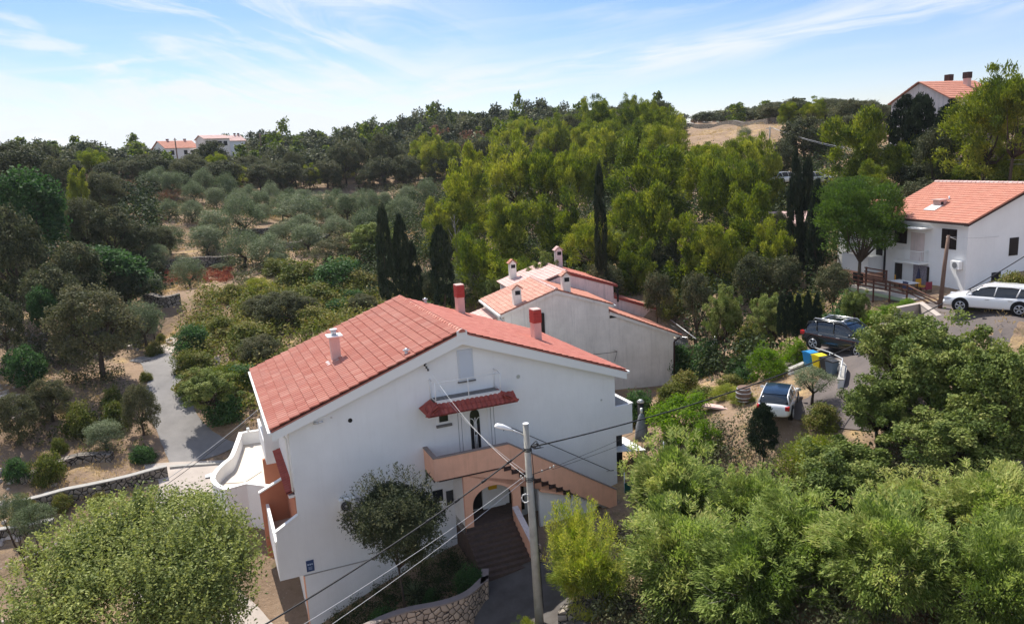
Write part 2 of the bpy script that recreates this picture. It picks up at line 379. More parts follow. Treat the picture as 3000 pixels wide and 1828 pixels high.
def gz(x, y):
    x = np.atleast_1d(np.asarray(x, float)); y = np.atleast_1d(np.asarray(y, float))
    d = np.sqrt((x[:, None] - G[None, :, 0]) ** 2 + (y[:, None] - G[None, :, 1]) ** 2)
    z = -d @ _W[:_n] + _W[_n] + x / 100 * _W[_n + 1] + y / 100 * _W[_n + 2]
    r = np.hypot(x, y); az = np.degrees(np.arctan2(x, y))
    far = np.clip((r - 300) / 260, 0, 1); far = far * far * (3 - 2 * far)
    z = z * (1 - far) + (-4 + 6 * np.sin(x / 210) * np.sin(y / 260)) * far
    k = np.clip((r - 55) / 60, .12, .6)
    for th, fr, am, ph in _oct:
        z = z + k * am * np.sin(2 * np.pi * fr * (x * np.cos(th) + y * np.sin(th)) + ph)
    return z
def g1(x, y): return float(gz(x, y)[0])
def hit(px, py):
    """where the line of sight through a point of the photograph meets the ground"""
    r = ray(px, py); ts = np.geomspace(14, 420, 900)
    P = CAMP[None] + ts[:, None] * r[None]
    dz = P[:, 2] - gz(P[:, 0], P[:, 1]); i = np.argmax(dz < 0)
    if dz[i] >= 0: return None
    a, b_ = ts[max(i - 1, 0)], ts[i]
    for _ in range(18):
        m_ = (a + b_) / 2; p = CAMP + m_ * r
        if p[2] - g1(p[0], p[1]) > 0: a = m_
        else: b_ = m_
    return CAMP + b_ * r
def terrain():
    rr = np.concatenate([[0.01], np.geomspace(4, 26, 14), np.linspace(28, 130, 170), np.geomspace(132, 420, 110), np.geomspace(430, 3500, 26)])
    aa = np.concatenate([np.linspace(-180, -46, 40)[:-1], np.linspace(-46, 46, 300), np.linspace(46, 180, 40)[1:-1]])
    RR, AA = np.meshgrid(rr, np.radians(aa), indexing='ij'); X = RR * np.sin(AA); Y = RR * np.cos(AA)
    Z = np.concatenate([gz(X[i], Y[i]) for i in range(len(rr))]).reshape(X.shape)
    V = np.stack([X, Y, Z], -1).reshape(-1, 3); na = len(aa); nr = len(rr)
    I, J = np.meshgrid(np.arange(nr - 1), np.arange(na), indexing='ij'); J2 = (J + 1) % na
    Fq = np.stack([I * na + J, I * na + J2, (I + 1) * na + J2, (I + 1) * na + J], -1).reshape(-1, 4)[:, ::-1]
    o = new('ground', npmesh('ground', V, Fq, smooth=True), MT['ground']); tag(o, None, None, kind='structure')
terrain()
def ribbon(name, pts, width, matname, dz=.05, label=None, step=.5, kind='structure'):
    """strip of road draped over the ground"""
    P = [np.array(p[:2], float) for p in pts]; w_ = [p[2] if len(p) > 2 else width for p in pts]
    C_, Wd = [], []
    for i in range(len(P) - 1):
        p0 = P[max(i - 1, 0)]; p1, p2 = P[i], P[i + 1]; p3 = P[min(i + 2, len(P) - 1)]
        n = max(2, int(np.linalg.norm(p2 - p1) / step))
        for k in range(n):
            t = k / n
            C_.append(.5 * ((2 * p1) + (-p0 + p2) * t + (2 * p0 - 5 * p1 + 4 * p2 - p3) * t * t + (-p0 + 3 * p1 - 3 * p2 + p3) * t ** 3)); Wd.append(w_[i] * (1 - t) + w_[i + 1] * t)
    C_.append(P[-1]); Wd.append(w_[-1]); C_ = np.array(C_); T = np.gradient(C_, axis=0); T /= np.linalg.norm(T, axis=1)[:, None]
    Nn = np.stack([T[:, 1], -T[:, 0]], 1); m_ = 13
    s = np.linspace(-.5, .5, m_)
    wob = 1 + .04 * np.sin(np.arange(len(C_)) * .9) + .03 * np.sin(np.arange(len(C_)) * .37)
    XY = C_[:, None] + Nn[:, None] * (s[None, :, None] * (np.array(Wd) * wob)[:, None, None])
    Z = gz(XY[..., 0].ravel(), XY[..., 1].ravel()).reshape(XY.shape[:2])
    V = np.concatenate([XY, (Z + dz)[..., None]], -1).reshape(-1, 3)
    I, J = np.meshgrid(np.arange(len(C_) - 1), np.arange(m_ - 1), indexing='ij')
    Fq = np.stack([I * m_ + J, I * m_ + J + 1, (I + 1) * m_ + J + 1, (I + 1) * m_ + J], -1).reshape(-1, 4)
    o = new(name, npmesh(name, V, Fq, smooth=True), MT[matname]); o['kind'] = kind
    return o
# ---------------------------------------------------------------- tiled roofs
def roof(name, parent, O, dn, al, Ls, Lv, matname, roll=.21, amp=.035, course=.36, step=.03, seed=1, thick=.05, seg=6):
    """O upper corner, dn unit vector down the slope, al unit vector along the eave; real rolls and courses"""
    O, dn, al = map(lambda a: np.array(a, float), (O, dn, al)); nn = np.cross(al, dn); nn /= np.linalg.norm(nn)
    if nn[2] < 0: nn = -nn
    nc = int(round(Lv / roll)); roll = Lv / nc; nr = int(round(Ls / course)); course = Ls / nr
    vv = np.arange(nc * seg + 1) / seg * roll; prof = amp * np.abs(np.cos(np.pi * vv / roll))
    rs, ro = [], []
    for i in range(nr): rs += [i * course, (i + 1) * course]; ro += [0, step]
    rs = np.array(rs); ro = np.array(ro)
    r_ = np.random.default_rng(seed)
    jit = r_.normal(0, .004, (nr, nc)).repeat(2, 0).repeat(seg, 1); jit = np.concatenate([jit, jit[:, -1:]], 1)
    Hh = ro[:, None] + prof[None] + jit
    V = O + rs[:, None, None] * dn + vv[None, :, None] * al + Hh[..., None] * nn
    nv = len(vv); V = V.reshape(-1, 3); I, J = np.meshgrid(np.arange(len(rs) - 1), np.arange(nv - 1), indexing='ij')
    Fq = np.stack([I * nv + J, I * nv + J + 1, (I + 1) * nv + J + 1, (I + 1) * nv + J], -1).reshape(-1, 4)
    tt = r_.beta(2.5, 2.5, (nr, nc)); tint = np.where(I % 2 == 1, 0, tt[np.minimum((I + 1) // 2, nr - 1), J // seg]).ravel()  # risers painted darkest to imitate the shadow lines between courses
    # underside + rim
    b0 = len(V); c4 = np.array([O, O + Lv * al, O + Lv * al + Ls * dn, O + Ls * dn]) - thick * nn; c4t = c4 + (thick + .01) * nn
    V = np.concatenate([V, c4, c4t])
    ex = [[b0, b0 + 1, b0 + 2, b0 + 3]] + [[b0 + i, b0 + (i + 1) % 4, b0 + 4 + (i + 1) % 4, b0 + 4 + i] for i in range(4)]
    Fq = np.concatenate([Fq, np.array(ex)]); tint = np.concatenate([tint, np.full(5, .2)])
    n0 = np.cross(V[Fq[0][1]] - V[Fq[0][0]], V[Fq[0][2]] - V[Fq[0][1]])
    if n0 @ nn < 0: Fq = Fq[:, ::-1]
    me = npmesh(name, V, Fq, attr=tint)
    return new(name, me, MT[matname], parent)
def caps(name, parent, A, B, r, matname, step=.4, seed=3, half=True):
    """a row of half-round ridge tiles"""
    A, B = Vector(A), Vector(B); d = (B - A); L = d.length; d.normalize(); n = max(1, int(L / step)); st = L / n
    a = d.cross(Vector((0, 0, 1))).normalized(); c = a.cross(d); V = []; Fc = []; tn = []; r_ = random.Random(seed); sg = 8
    for i in range(n):
        p0 = A + d * (i * st); p1 = A + d * ((i + 1) * st + .05); b = len(V); t_ = r_.random()
        for p, rr in ((p0, r * .86), (p1, r * 1.08)):
            for k in range(sg + 1):
                an = math.pi * (k / sg); q = p + a * math.cos(an) * rr + c * math.sin(an) * rr; V.append(tuple(q))
        for k in range(sg): Fc.append([b + k, b + k + 1, b + sg + 2 + k, b + sg + 1 + k]); tn.append(t_)
        V.append(tuple(p1)); m_ = len(V) - 1
        for k in range(0, sg, 2): Fc.append([b + sg + 1 + k, b + sg + 2 + k, b + sg + 3 + k, m_]); tn.append(t_ * .3)
    return new(name, npmesh(name, np.array(V), np.array(Fc), attr=np.array(tn)), MT[matname], parent)
# ================================================================ MAIN HOUSE
hs_ = root('house', 'big white three-storey house with red roof, orange porch and outside stair, nearest in the photo', 'house', HO, YAW)
PK, EL, ER = 13.52, 10.02, 9.92          # ridge and eave heights
WL, WR, LV = 9.82, 9.73, 12.55
def zl(a): return PK + (a if a < 0 else 0) * (PK - EL) / WL - (a if a > 0 else 0) * (PK - ER) / WR
V0, V1 = -.4, 12.15
m = MB()
m.prism([(-9.0, -1.6), (9.1, -1.6), (9.1, zl(9.1) - .12), (0, PK - .12), (-9.0, zl(-9) - .12)], 0, V1 - .35)
wall = m.build('wall', MT['white_plaster'], hs_)
MB().box(-9.06, -.03, 2.14, 9.1, 0, 2.19).build('belt_course', MT['concrete'], hs_)
# roof slopes
dl = np.array([-WL, 0, -(PK - EL)]); Lsl = np.linalg.norm(dl); dl = dl / Lsl
dr = np.array([WR, 0, -(PK - ER)]); Lsr = np.linalg.norm(dr); dr = dr / Lsr
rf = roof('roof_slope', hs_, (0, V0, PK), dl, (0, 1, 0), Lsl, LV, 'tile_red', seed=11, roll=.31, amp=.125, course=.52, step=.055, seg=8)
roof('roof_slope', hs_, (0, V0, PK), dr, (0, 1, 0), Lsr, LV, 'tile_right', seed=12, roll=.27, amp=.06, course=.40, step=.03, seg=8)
caps('ridge_tiles', hs_, (0, V1, PK + .0), (0, V0 - .02, PK + .0), .17, 'tile_red')
for s_, e_ in ((-1, WL), (1, WR)):        # light verge board under the tiles, front and back
    for va, vb in ((-.37, -.02), (11.83, 12.1)):
        z0, z1 = PK - .07, (EL if s_ < 0 else ER) - .07
        MB().prism([(0, z0), (s_ * (e_ - .03), z1), (s_ * (e_ - .03), z1 - .42), (0, z0 - .58)], va, vb).build('verge_board', MT['white_paint'], hs_)
MB().prism([(-.28, PK + .06), (0, PK + .2), (.28, PK + .06), (.28, PK - .4), (-.28, PK - .4)], -.405, -.375).build('gable_cap', MT['white_paint'], hs_)
g = MB(); g.box(-WL - .14, V0 - .02, EL - .14, -WL + .03, V1, EL - .02); g.build('gutter', MT['white_paint'], hs_)
g = MB(); g.box(WR - .03, V0 - .02, ER - .14, WR + .14, V1, ER - .02); g.build('gutter', MT['white_paint'], hs_)
for s_, e_, z_ in ((-1, WL, EL), (1, WR, ER)):
    MB().prism([(s_ * (e_ - .02), z_ - .2), (s_ * 9.0, z_ + .06), (s_ * 9.0, z_ - .3), (s_ * (e_ - .02), z_ - .3)], .0, V1 - .36).build('soffit', MT['grey_metal'] if s_ < 0 else MT['white_paint'], hs_)
# belt of upper gable: small fixtures
def disc(name, a, z, r, matname, v_=-.02):
    t = MB(); t.tube([(a, v_ + .03, z), (a, v_, z)], r, 16); return t.build(name, MT[matname], hs_)
disc('vent_hole', -6.0, 9.78, .11, 'dark'); disc('vent_cover', 3.15, 10.55, .11, 'galv'); disc('vent_cover', 8.55, 10.2, .08, 'galv'); disc('vent_cover', 8.2, 8.35, .06, 'galv'); disc('vent_cover', -6.9, 10.1, .05, 'galv')
t = MB(); t.tube([(-7.75, 0, 9.95), (-7.6, -.35, 10.05)], .06, 8); t.tube([(-7.6, -.35, 10.05), (-7.35, -.36, 10.1)], .05, 8); t.build('wall_bracket', MT['galv'], hs_)
# shuttered window of the attic
win = MB(); win.box(-.22, -.05, 10.83, .63, -.001, 12.5).build('window', MT['shutter_grey'], hs_)
t = MB()
for i in range(20): z0 = 10.93 + i * .076; t.prism([(-.085, z0), (-.055, z0), (-.05, z0 + .058), (-.062, z0 + .058)], -.13, .54, 'u')
t.build('shutter', MT['shutter_grey'], bpy.data.objects['window'])
MB().box(-.28, -.11, 10.76, .7, 0, 10.83).build('sill', MT['grey_stone'], bpy.data.objects['window'])
# attic balcony
bl = MB(); bl.box(-1.78, -.92, 10.02, 1.72, 0, 10.2); bal = bl.build('balcony', MT['grey_stone'], hs_)
MB().box(-1.82, -.95, 10.03, 1.76, -.92, 10.24).build('slab_edge', MT['white_paint'], bal)
t = MB(); rr_ = .025; x0, x1, vf = -1.8, 1.74, -.93
for z_ in (10.27, 11.22): t.tube([(x0, -.02, z_), (x0, vf, z_), (x1, vf, z_), (x1, -.02, z_)], rr_, 6)
for a in (x0, (x0 + x1) / 2, x1): t.tube([(a, vf, 10.1), (a, vf, 11.22)], rr_, 6)
for a in (x0, x1): t.tube([(a, -.04, 10.1), (a, -.04, 11.22)], rr_, 6)
t.build('railing', MT['white_paint'], bal)
# tiled skirt under the balcony
sk = root('tmp', 'x', 'x'); bpy.data.objects.remove(sk)
za, zb, ov = 10.12, 9.72, .62
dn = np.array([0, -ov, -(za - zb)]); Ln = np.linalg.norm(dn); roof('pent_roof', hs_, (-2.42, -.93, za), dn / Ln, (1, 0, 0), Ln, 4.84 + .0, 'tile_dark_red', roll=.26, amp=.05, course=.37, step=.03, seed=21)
for s_, x_ in ((-1, -1.82), (1, 1.76)):
    dn = np.array([s_ * ov, 0, -(za - zb)]); Ln = np.linalg.norm(dn)
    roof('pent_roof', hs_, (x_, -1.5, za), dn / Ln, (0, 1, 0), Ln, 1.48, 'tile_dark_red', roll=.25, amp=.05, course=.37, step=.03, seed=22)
    caps('hip_tiles', hs_, (x_ - s_ * .02, -.9, za + .04), (x_ + s_ * ov, -1.56, zb + .05), .11, 'tile_dark_red', step=.3)
MB().box(-1.9, -.93, 9.83, 1.85, 0, 10.018).build('soffit', MT['pink_plaster'], hs_)
# small window beside the door
f = MB(); f.box(-1.55, -.04, 8.74, -.86, 0, 9.36); f.box(-1.5, -.07, 8.78, -.91, -.04, 8.83); f.box(-1.5, -.07, 9.27, -.91, -.04, 9.32); f.box(-1.5, -.07, 8.83, -1.45, -.04, 9.27); f.box(-.96, -.07, 8.83, -.91, -.04, 9.27)
wn = f.build('window', MT['white_paint'], hs_); MB().box(-1.45, -.055, 8.83, -.96, -.041, 9.27).build('pane', MT['glass_dark'], wn)
MB().box(-1.62, -.14, 8.56, -.78, 0, 8.68).build('sill', MT['grey_stone'], wn)
# upstairs door with arched panes
d = MB(); d.box(-.12, -.03, 6.86, 1.28, 0, 9.52); door = d.build('door', MT['white_paint'], hs_)
d = MB(); d.box(-.12, -.06, 6.86, -.06, -.03, 9.5); d.box(1.22, -.06, 6.86, 1.28, -.03, 9.5); d.box(-.06, -.06, 9.44, 1.22, -.03, 9.5); d.build('door_frame', MT['white_paint'], door)
pane = [(.24, 7.02), (.77, 7.02), (.77, 8.85)] + [(.505 + .265 * math.cos(R(a)), 8.85 + .36 * math.sin(R(a))) for a in range(10, 180, 10)] + [(.24, 8.85)]
MB().prism(pane, -.075, -.031).build('pane', MT['glass_dark'], door)
t = MB()
def arcp(cx_, cz, r1, a0, a1, n=9): return [(cx_ + r1 * math.cos(R(a0 + (a1 - a0) * i / n)), -.085, cz + 1.35 * r1 * math.sin(R(a0 + (a1 - a0) * i / n))) for i in range(n + 1)]
t.tube([(.505, -.085, 7.02), (.505, -.085, 7.75)], .022, 6)
t.tube([(.505, -.085, 8.0), (.505, -.085, 8.75)], .03, 6)
t.tube(arcp(.24, 8.45, .21, 90, -20) + [(.43, -.085, 7.05)], .022, 6); t.tube(arcp(.77, 8.45, .21, 90, 200) + [(.58, -.085, 7.05)], .022, 6)
t.tube([(.43, -.085, 7.75), (.58, -.085, 7.75)], .02, 6); t.tube([(.43, -.085, 7.98), (.58, -.085, 7.98)], .02, 6)
t.build('glazing_bars', MT['white_paint'], door)
for a_ in (-.42, -.24, 1.42, 1.6): MB().box(a_, -.012, 6.9, a_ + .025, 0, 9.6).build('wall_groove', MT['grey_metal'], hs_)
# ---- landing, stair parapet, arch
VF = -1.8
m = MB(); m.prism([(-2.4, 6.42), (1.4, 6.42), (8.0, 2.35), (8.0, 3.6), (1.65, 7.6), (-2.4, 7.6)], VF, VF + .16); m.build('stair_parapet', MT['orange_plaster'], hs_)
MB().box(-2.4, VF + .16, 6.42, -2.25, 0, 7.6).build('landing_parapet', MT['orange_plaster'], hs_)
m = MB(); m.box(-2.43, VF + .0, 7.603, -2.2, 0, 7.66); m.box(-2.2, VF - .03, 7.603, 1.66, VF + .19, 7.66); m.prism([(1.66, 7.603), (8.02, 3.603), (8.02, 3.66), (1.66, 7.66)], VF - .03, VF + .19); m.build('coping', MT['parapet_cap'], hs_)
MB().box(-2.25, VF + .16, 6.3, 1.75, 0, 6.82).build('landing', MT['parapet_cap'], hs_)
st = MB(); n_ = 22
for i in range(n_):
    a = 1.75 + i * (6.25 / n_); z_ = 6.82 - (i + 1) * (4.1 / (n_ + 0)); st.box(a, VF + .161, max(z_ - .45, 2.0), a + 6.25 / n_, 0, z_)
st.build('stair_flight', MT['concrete'], hs_)
MB().box(-2.2, VF - .035, 6.36, 1.3, VF, 6.42).build('drip_edge', MT['dark_trim'], hs_)
t = MB(); t.prism([(-2.405, 6.42), (-2.405, 6.36), (-2.44, 6.36), (-2.44, 6.42)], VF, -.1); t.build('drip_edge', MT['dark_trim'], hs_)
t = MB(); n_ = 9
for i in range(n_):
    a0 = 1.32 + i * .42; z1 = 6.42 - i * .262; t.box(a0, VF - .03, z1 - .24, a0 + .4, VF, z1 - .02 - .0)
t.tube([(1.3, VF - .02, 6.45), (5.05, VF - .02, 4.12)], .03, 6); t.box(5.05, VF - .03, 3.75, 5.13, VF, 4.15)
t.build('stair_nosing', MT['dark_trim'], hs_)
# arched front
arc = [(.625 + 1.125 * math.cos(R(a)), 4.62 + .92 * math.sin(R(a))) for a in range(180, -1, -10)]
pl = [(-.92, 3.0), (-.5, 3.0), (-.5, 4.62)] + arc[1:-1] + [(1.75, 4.62), (1.75, 3.0), (2.2, 3.0), (2.2, 5.15), (3.35, 5.15), (3.35, 4.55), (4.9, 4.0), (5.1, 4.0), (1.4, 6.41), (-.92, 6.41)]
MB().prism(pl, VF + .02, VF + .22).build('arch_wall', MT['orange_plaster'], hs_)
MB().prism([(-.92, 3.0), (-.92, 6.41), (-.75, 6.41), (-.75, 3.0)], VF + .22, 0).build('porch_side', MT['white_plaster'], hs_)
MB().prism([(3.35, 1.8), (6.8, 1.8), (6.8, 3.0), (5.0, 4.02), (3.35, 4.55)], VF + .25, VF + .45).build('stair_wall', MT['white_plaster'], hs_)
dd = MB(); dd.box(-.45, -.03, 3.55, .62, 0, 5.85).build('entrance_door', MT['dark'], hs_)
MB().box(.62, -.16, 3.3, 1.95, 0, 6.3).build('porch_wall', MT['white_plaster'], hs_)
MB().box(1.95, -.06, 3.0, 2.2, 0, 6.3).build('porch_wall', MT['white_plaster'], hs_)
MB().box(2.2, -.06, 2.9, 3.1, 0, 5.0).build('side_door', MT['dark_wood'], hs_)
mbx = MB(); mbx.box(.95, -.34, 4.62, 1.42, -.17, 5.22); mb_ = mbx.build('mailbox', MT['yellow_box'], hs_, bevel=.02)
t = MB(); t.prism([(.91, 5.225), (1.46, 5.225), (1.46, 5.25), (1.185, 5.33), (.91, 5.25)], -.37, -.165); t.build('mailbox_lid', MT['yellow_box'], mb_)
t = MB(); t.tube([(1.18 + .07 * math.cos(a), -.345, 4.95 + .045 * math.sin(a)) for a in np.linspace(-.6, 4.2, 12)], .008, 5); t.tube([(1.1, -.345, 4.86), (1.26, -.345, 4.86)], .008, 5); t.build('horn_emblem', MT['dark'], mb_)
for a0, a1, z0, z1 in ((-2.1, -1.55, 4.5, 5.15), (-.98 - .4, -.98, 4.15, 4.98)):
    f = MB(); f.box(a0 - .05, -.05, z0 - .05, a1 + .05, 0, z1 + .05); wn = f.build('window', MT['white_paint'], hs_); MB().box(a0, -.065, z0, a1, -.051, z1).build('pane', MT['glass_dark'], wn)
MB().box(-2.22, -.1, 6.0, -1.25, 0, 6.08).build('sill', MT['grey_stone'], hs_)
# entrance steps and side wall
t = MB(); n_ = 9
MB().box(-.92, VF, 1.5, 2.2, -.001, 3.5).build('porch_floor', MT['steps_tile'], hs_)
for i in range(n_):
    v_ = VF - .02 - (i + 1) * .275; t.box(-1.05, v_, .9, 1.68, v_ + .275 + (0 if i else .0), 3.5 - (i + 1) * .165)
t.build('steps', MT['steps_tile'], hs_)
t = MB(); t.prism([(VF, 4.05), (-4.1, 3.0), (-4.1, 1.7), (VF, 2.9)], 1.7, 1.94, 'u'); t.build('ramp_wall', MT['orange_plaster'], hs_)
t = MB(); t.prism([(VF, 4.053), (-4.13, 3.003), (-4.13, 3.06), (VF, 4.11)], 1.66, 1.98, 'u'); t.build('coping', MT['pink_plaster'], hs_)
MB().box(1.70, -4.35, 1.5, 2.1, -4.11, 3.02).build('stone_pier', MT['cobble_wall'], hs_)
t = MB(); t.tube([(2.05, -.18, 7.75), (2.1, -.3, 7.9), (2.5, -.3, 7.85), (8.5, -.3, 4.1), (8.7, -.3, 4.08)], .022, 6)
for a, z_ in ((2.25, 7.85), (8.4, 4.12)): t.tube([(a, -.3, z_), (a, -.02, z_ - .12)], .015, 6)
t.build('handrail', MT['dark'], hs_)
# number plate board
s = MB(); s.box(-8.88, -.03, 2.33, -8.5, -.001, 2.92); s = s.build('house_sign', MT['blue_sign'], hs_)
t = MB()
for (a, z_, w__) in ((-8.82, 2.72, .07), (-8.72, 2.72, .07), (-8.62, 2.72, .05)): t.box(a, -.036, z_ - .05, a + w__, -.031, z_ + .03)
for i in range(3): t.box(-8.8, -.036, 2.44 + i * .06, -8.6, -.031, 2.455 + i * .06)
t.build('lettering', MT['sign_text'], s)
# air conditioner
ac = MB(); ac.box(-7.0, -.38, 5.2, -6.2, -.1, 5.86); ac = ac.build('air_conditioner', MT['white_paint'], hs_, bevel=.02)
t = MB(); t.tube([(-6.68, -.385, 5.53), (-6.68, -.40, 5.53)], .27, 24); t.build('fan_grille', MT['dark'], ac)
t = MB(); t.tube([(-6.68, -.40, 5.53), (-6.68, -.42, 5.53)], .05, 10)
for i in range(3): t.tube([(-6.68 + (.09 + .08 * i) * math.cos(a), -.41, 5.53 + (.09 + .08 * i) * math.sin(a)) for a in np.linspace(0, 2 * math.pi, 25)], .006, 4, caps=False)
t.build('fan_guard', MT['galv'], ac); MB().box(-6.9, -.36, 5.14, -6.84, 0, 5.2).build('bracket', MT['grey_metal'], ac); MB().box(-6.36, -.36, 5.14, -6.3, 0, 5.2).build('bracket', MT['grey_metal'], ac)
# cable anchor
t = MB(); t.tube([(-1.95, 0, 12.1), (-1.95, -.22, 12.1)], .02, 6)
for i in range(3): t.cyl(-1.95 + .08 * (i - 1), -.2, 12.0 - .14 * i, 12.12 - .14 * i, .05, seg=8)
t.build('cable_anchor', MT['dark'], hs_)
# ---- left side: balconies between cross walls
OR, TP, WP = MT['orange_plaster'], MT['terracotta_plaster'], MT['white_plaster']
MB().prism([(-9.0, 5.38), (-10.1, 4.76), (-10.2, 2.19), (-9.0, 2.19)], .0, .2).build('balcony_side_wall', WP, hs_)
MB().prism([(-8.98, 5.385), (-10.16, 4.72), (-10.16, 4.79), (-8.98, 5.455)], -.04, .24).build('coping', MT['white_paint'], hs_)
MB().box(-10.2, .2, 2.19, -10.05, 5.0, 4.2).build('balcony_front', WP, hs_)
MB().box(-10.05, .2, 2.9, -9.0, 5.0, 3.1).build('balcony_floor', MT['terrace_tile'], hs_)
MB().prism([(-9.02, 5.5), (-10.45, 4.87), (-10.4, 1.0), (-9.02, 1.0)], 5.0, 5.2).build('balcony_side_wall', TP, hs_)
MB().prism([(-9.0, 5.505), (-10.5, 4.845), (-10.5, 4.925), (-9.0, 5.585)], 4.96, 5.24).build('coping', MT['white_paint'], hs_)
MB().box(-9.03, .2, 3.1, -9.001, 5.0, 6.35).build('inner_wall', TP, hs_)
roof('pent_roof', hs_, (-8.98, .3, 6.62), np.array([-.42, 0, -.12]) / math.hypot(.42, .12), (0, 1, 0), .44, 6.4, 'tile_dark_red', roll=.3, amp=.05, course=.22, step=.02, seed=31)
MB().box(-9.3, .25, 6.28, -9.001, 6.7, 6.40).build('pent_soffit', MT['white_paint'], hs_)
MB().box(-9.8, 7.0, 5.7, -9.0, 7.2, EL - .32).build('loggia_wall', WP, hs_)
MB().box(-9.8, 7.2, 5.7, -9.65, 11.8, 7.0).build('loggia_front', WP, hs_)
MB().box(-9.65, 7.2, 5.7, -9.0, 11.8, 5.85).build('loggia_floor', MT['terrace_tile'], hs_)
MB().box(-9.9, 9.0, 3.0, -9.0, 9.2, 5.3).build('cross_wall', TP, hs_)
MB().box(-9.04, .02, -1.6, -9.001, .5, 2.15).build('corner_pilaster', OR, hs_)
t = MB(); t.tube([(-9.25, .25, 9.6), (-9.12, .25, 9.3), (-9.08, .25, 6.6)], .05, 8); t.build('downpipe', MT['white_paint'], hs_)
# ---- right side: projecting balcony box
MB().box(9.1, 0, 6.0, 10.22, .14, 7.78).build('balcony_wall', WP, hs_); MB().box(10.08, .14, 6.0, 10.22, 6.5, 7.78).build('balcony_wall', WP, hs_)
MB().box(9.1, .14, 6.0, 10.08, 6.5, 6.2).build('balcony_floor', MT['terrace_tile'], hs_); MB().box(10.04, -.03, 7.783, 10.27, 6.5, 7.84).build('coping', MT['white_paint'], hs_); MB().box(9.11, .14, 6.2, 9.14, 6.4, 7.3).build('inner_wall', MT['brown_wood'], hs_)
MB().box(9.1, 1.2, 2.6, 10.2, 1.35, 6.0).build('lower_infill', MT['dark'], hs_)  # black sheet added to stand for the shaded gap beneath the balcony
cp = MB(); cp.prism([(9.15, 4.88), (11.3, 4.55), (11.3, 4.6), (9.15, 4.94)], .3, 2.8); cp.build('awning', MT['canopy_white'], hs_)
# chimneys
ch = MB(); ch.box(-5.78, 5.25, 11.0, -5.28, 5.75, 12.95); ch = ch.build('chimney', MT['chimney_pink'], hs_)
MB().box(-5.95, 5.08, 12.95, -5.11, 5.92, 13.02).build('chimney_cap', MT['white_paint'], ch); t = MB(); t.cyl(-5.53, 5.5, 13.02, 13.30, .15); t.cyl(-5.53, 5.5, 13.30, 13.35, .22); t.build('flue', MT['galv'], ch)
t = MB(); t.prism([(-6.1, 11.4), (-5.2, 11.72), (-5.2, 11.78), (-6.1, 11.46)], 5.05, 5.95); t.build('flashing', MT['galv'], ch)
for a, b, zb in ((6.75, 5.4, 10.9), (3.85, 11.2, 12.0)):
    ch = MB(); ch.box(a - .24, b - .3, zb - .3, a + .24, b + .3, zb + 1.22); ch = ch.build('chimney', MT['chimney_pink'], hs_)
    t = MB()
    for i in range(4): t.box(a - .27, b - .33, zb + 1.22 + i * .2, a + .27, b + .33, zb + 1.40 + i * .2); t.box(a - .24, b - .3, zb + 1.40 + i * .2, a + .24, b + .3, zb + 1.42 + i * .2)
    t.build('brick_top', MT['red_brick'], ch); MB().box(a - .27, b - .33, zb + 2.02, a + .27, b + .33, zb + 2.08).build('chimney_cap', MT['chimney_pink'], ch)
def roofvent(a, b, z_):
    t = MB(); t.cyl(a, b, z_ - .1, z_ + .22, .09); t.cyl(a, b, z_ + .22, z_ + .27, .17); t.cyl(a, b, z_ + .27, z_ + .34, .15, .04); t.build('roof_vent', MT['galv'], hs_)
roofvent(-2.8, .3, 12.6); roofvent(1.67, 11.9, 12.97)
# pale replaced tiles beside the left chimney are inside the roof material's stains

# ---------------------------------------------------------------- white curved terrace at the back
TZ = 3.35
tr = root('terrace', 'white terrace with curved parapet wall and pale tiled floor beside the big house', 'terrace', HO, YAW)
out = [(-9.15, 18.0), (-10.72, 18.1), (-10.9, 17.0), (-11.52, 13.7), (-11.95, 12.8), (-12.42, 11.8), (-12.72, 10.8), (-12.74, 9.9), (-12.55, 9.1), (-12.15, 8.3), (-10.95, 8.55), (-9.75, 7.4)]
def smooth(P, n=5):
    P = [np.array(p) for p in P]; o = []
    for i in range(len(P) - 1):
        p0, p1, p2, p3 = P[max(i - 1, 0)], P[i], P[i + 1], P[min(i + 2, len(P) - 1)]
        for k in range(n): t = k / n; o.append(.5 * ((2 * p1) + (-p0 + p2) * t + (2 * p0 - 5 * p1 + 4 * p2 - p3) * t * t + (-p0 + 3 * p1 - 3 * p2 + p3) * t ** 3))
    return [tuple(q) for q in o + [P[-1]]]
pth = [out[0], out[1]] + smooth(out[2:10], 5) + out[10:]
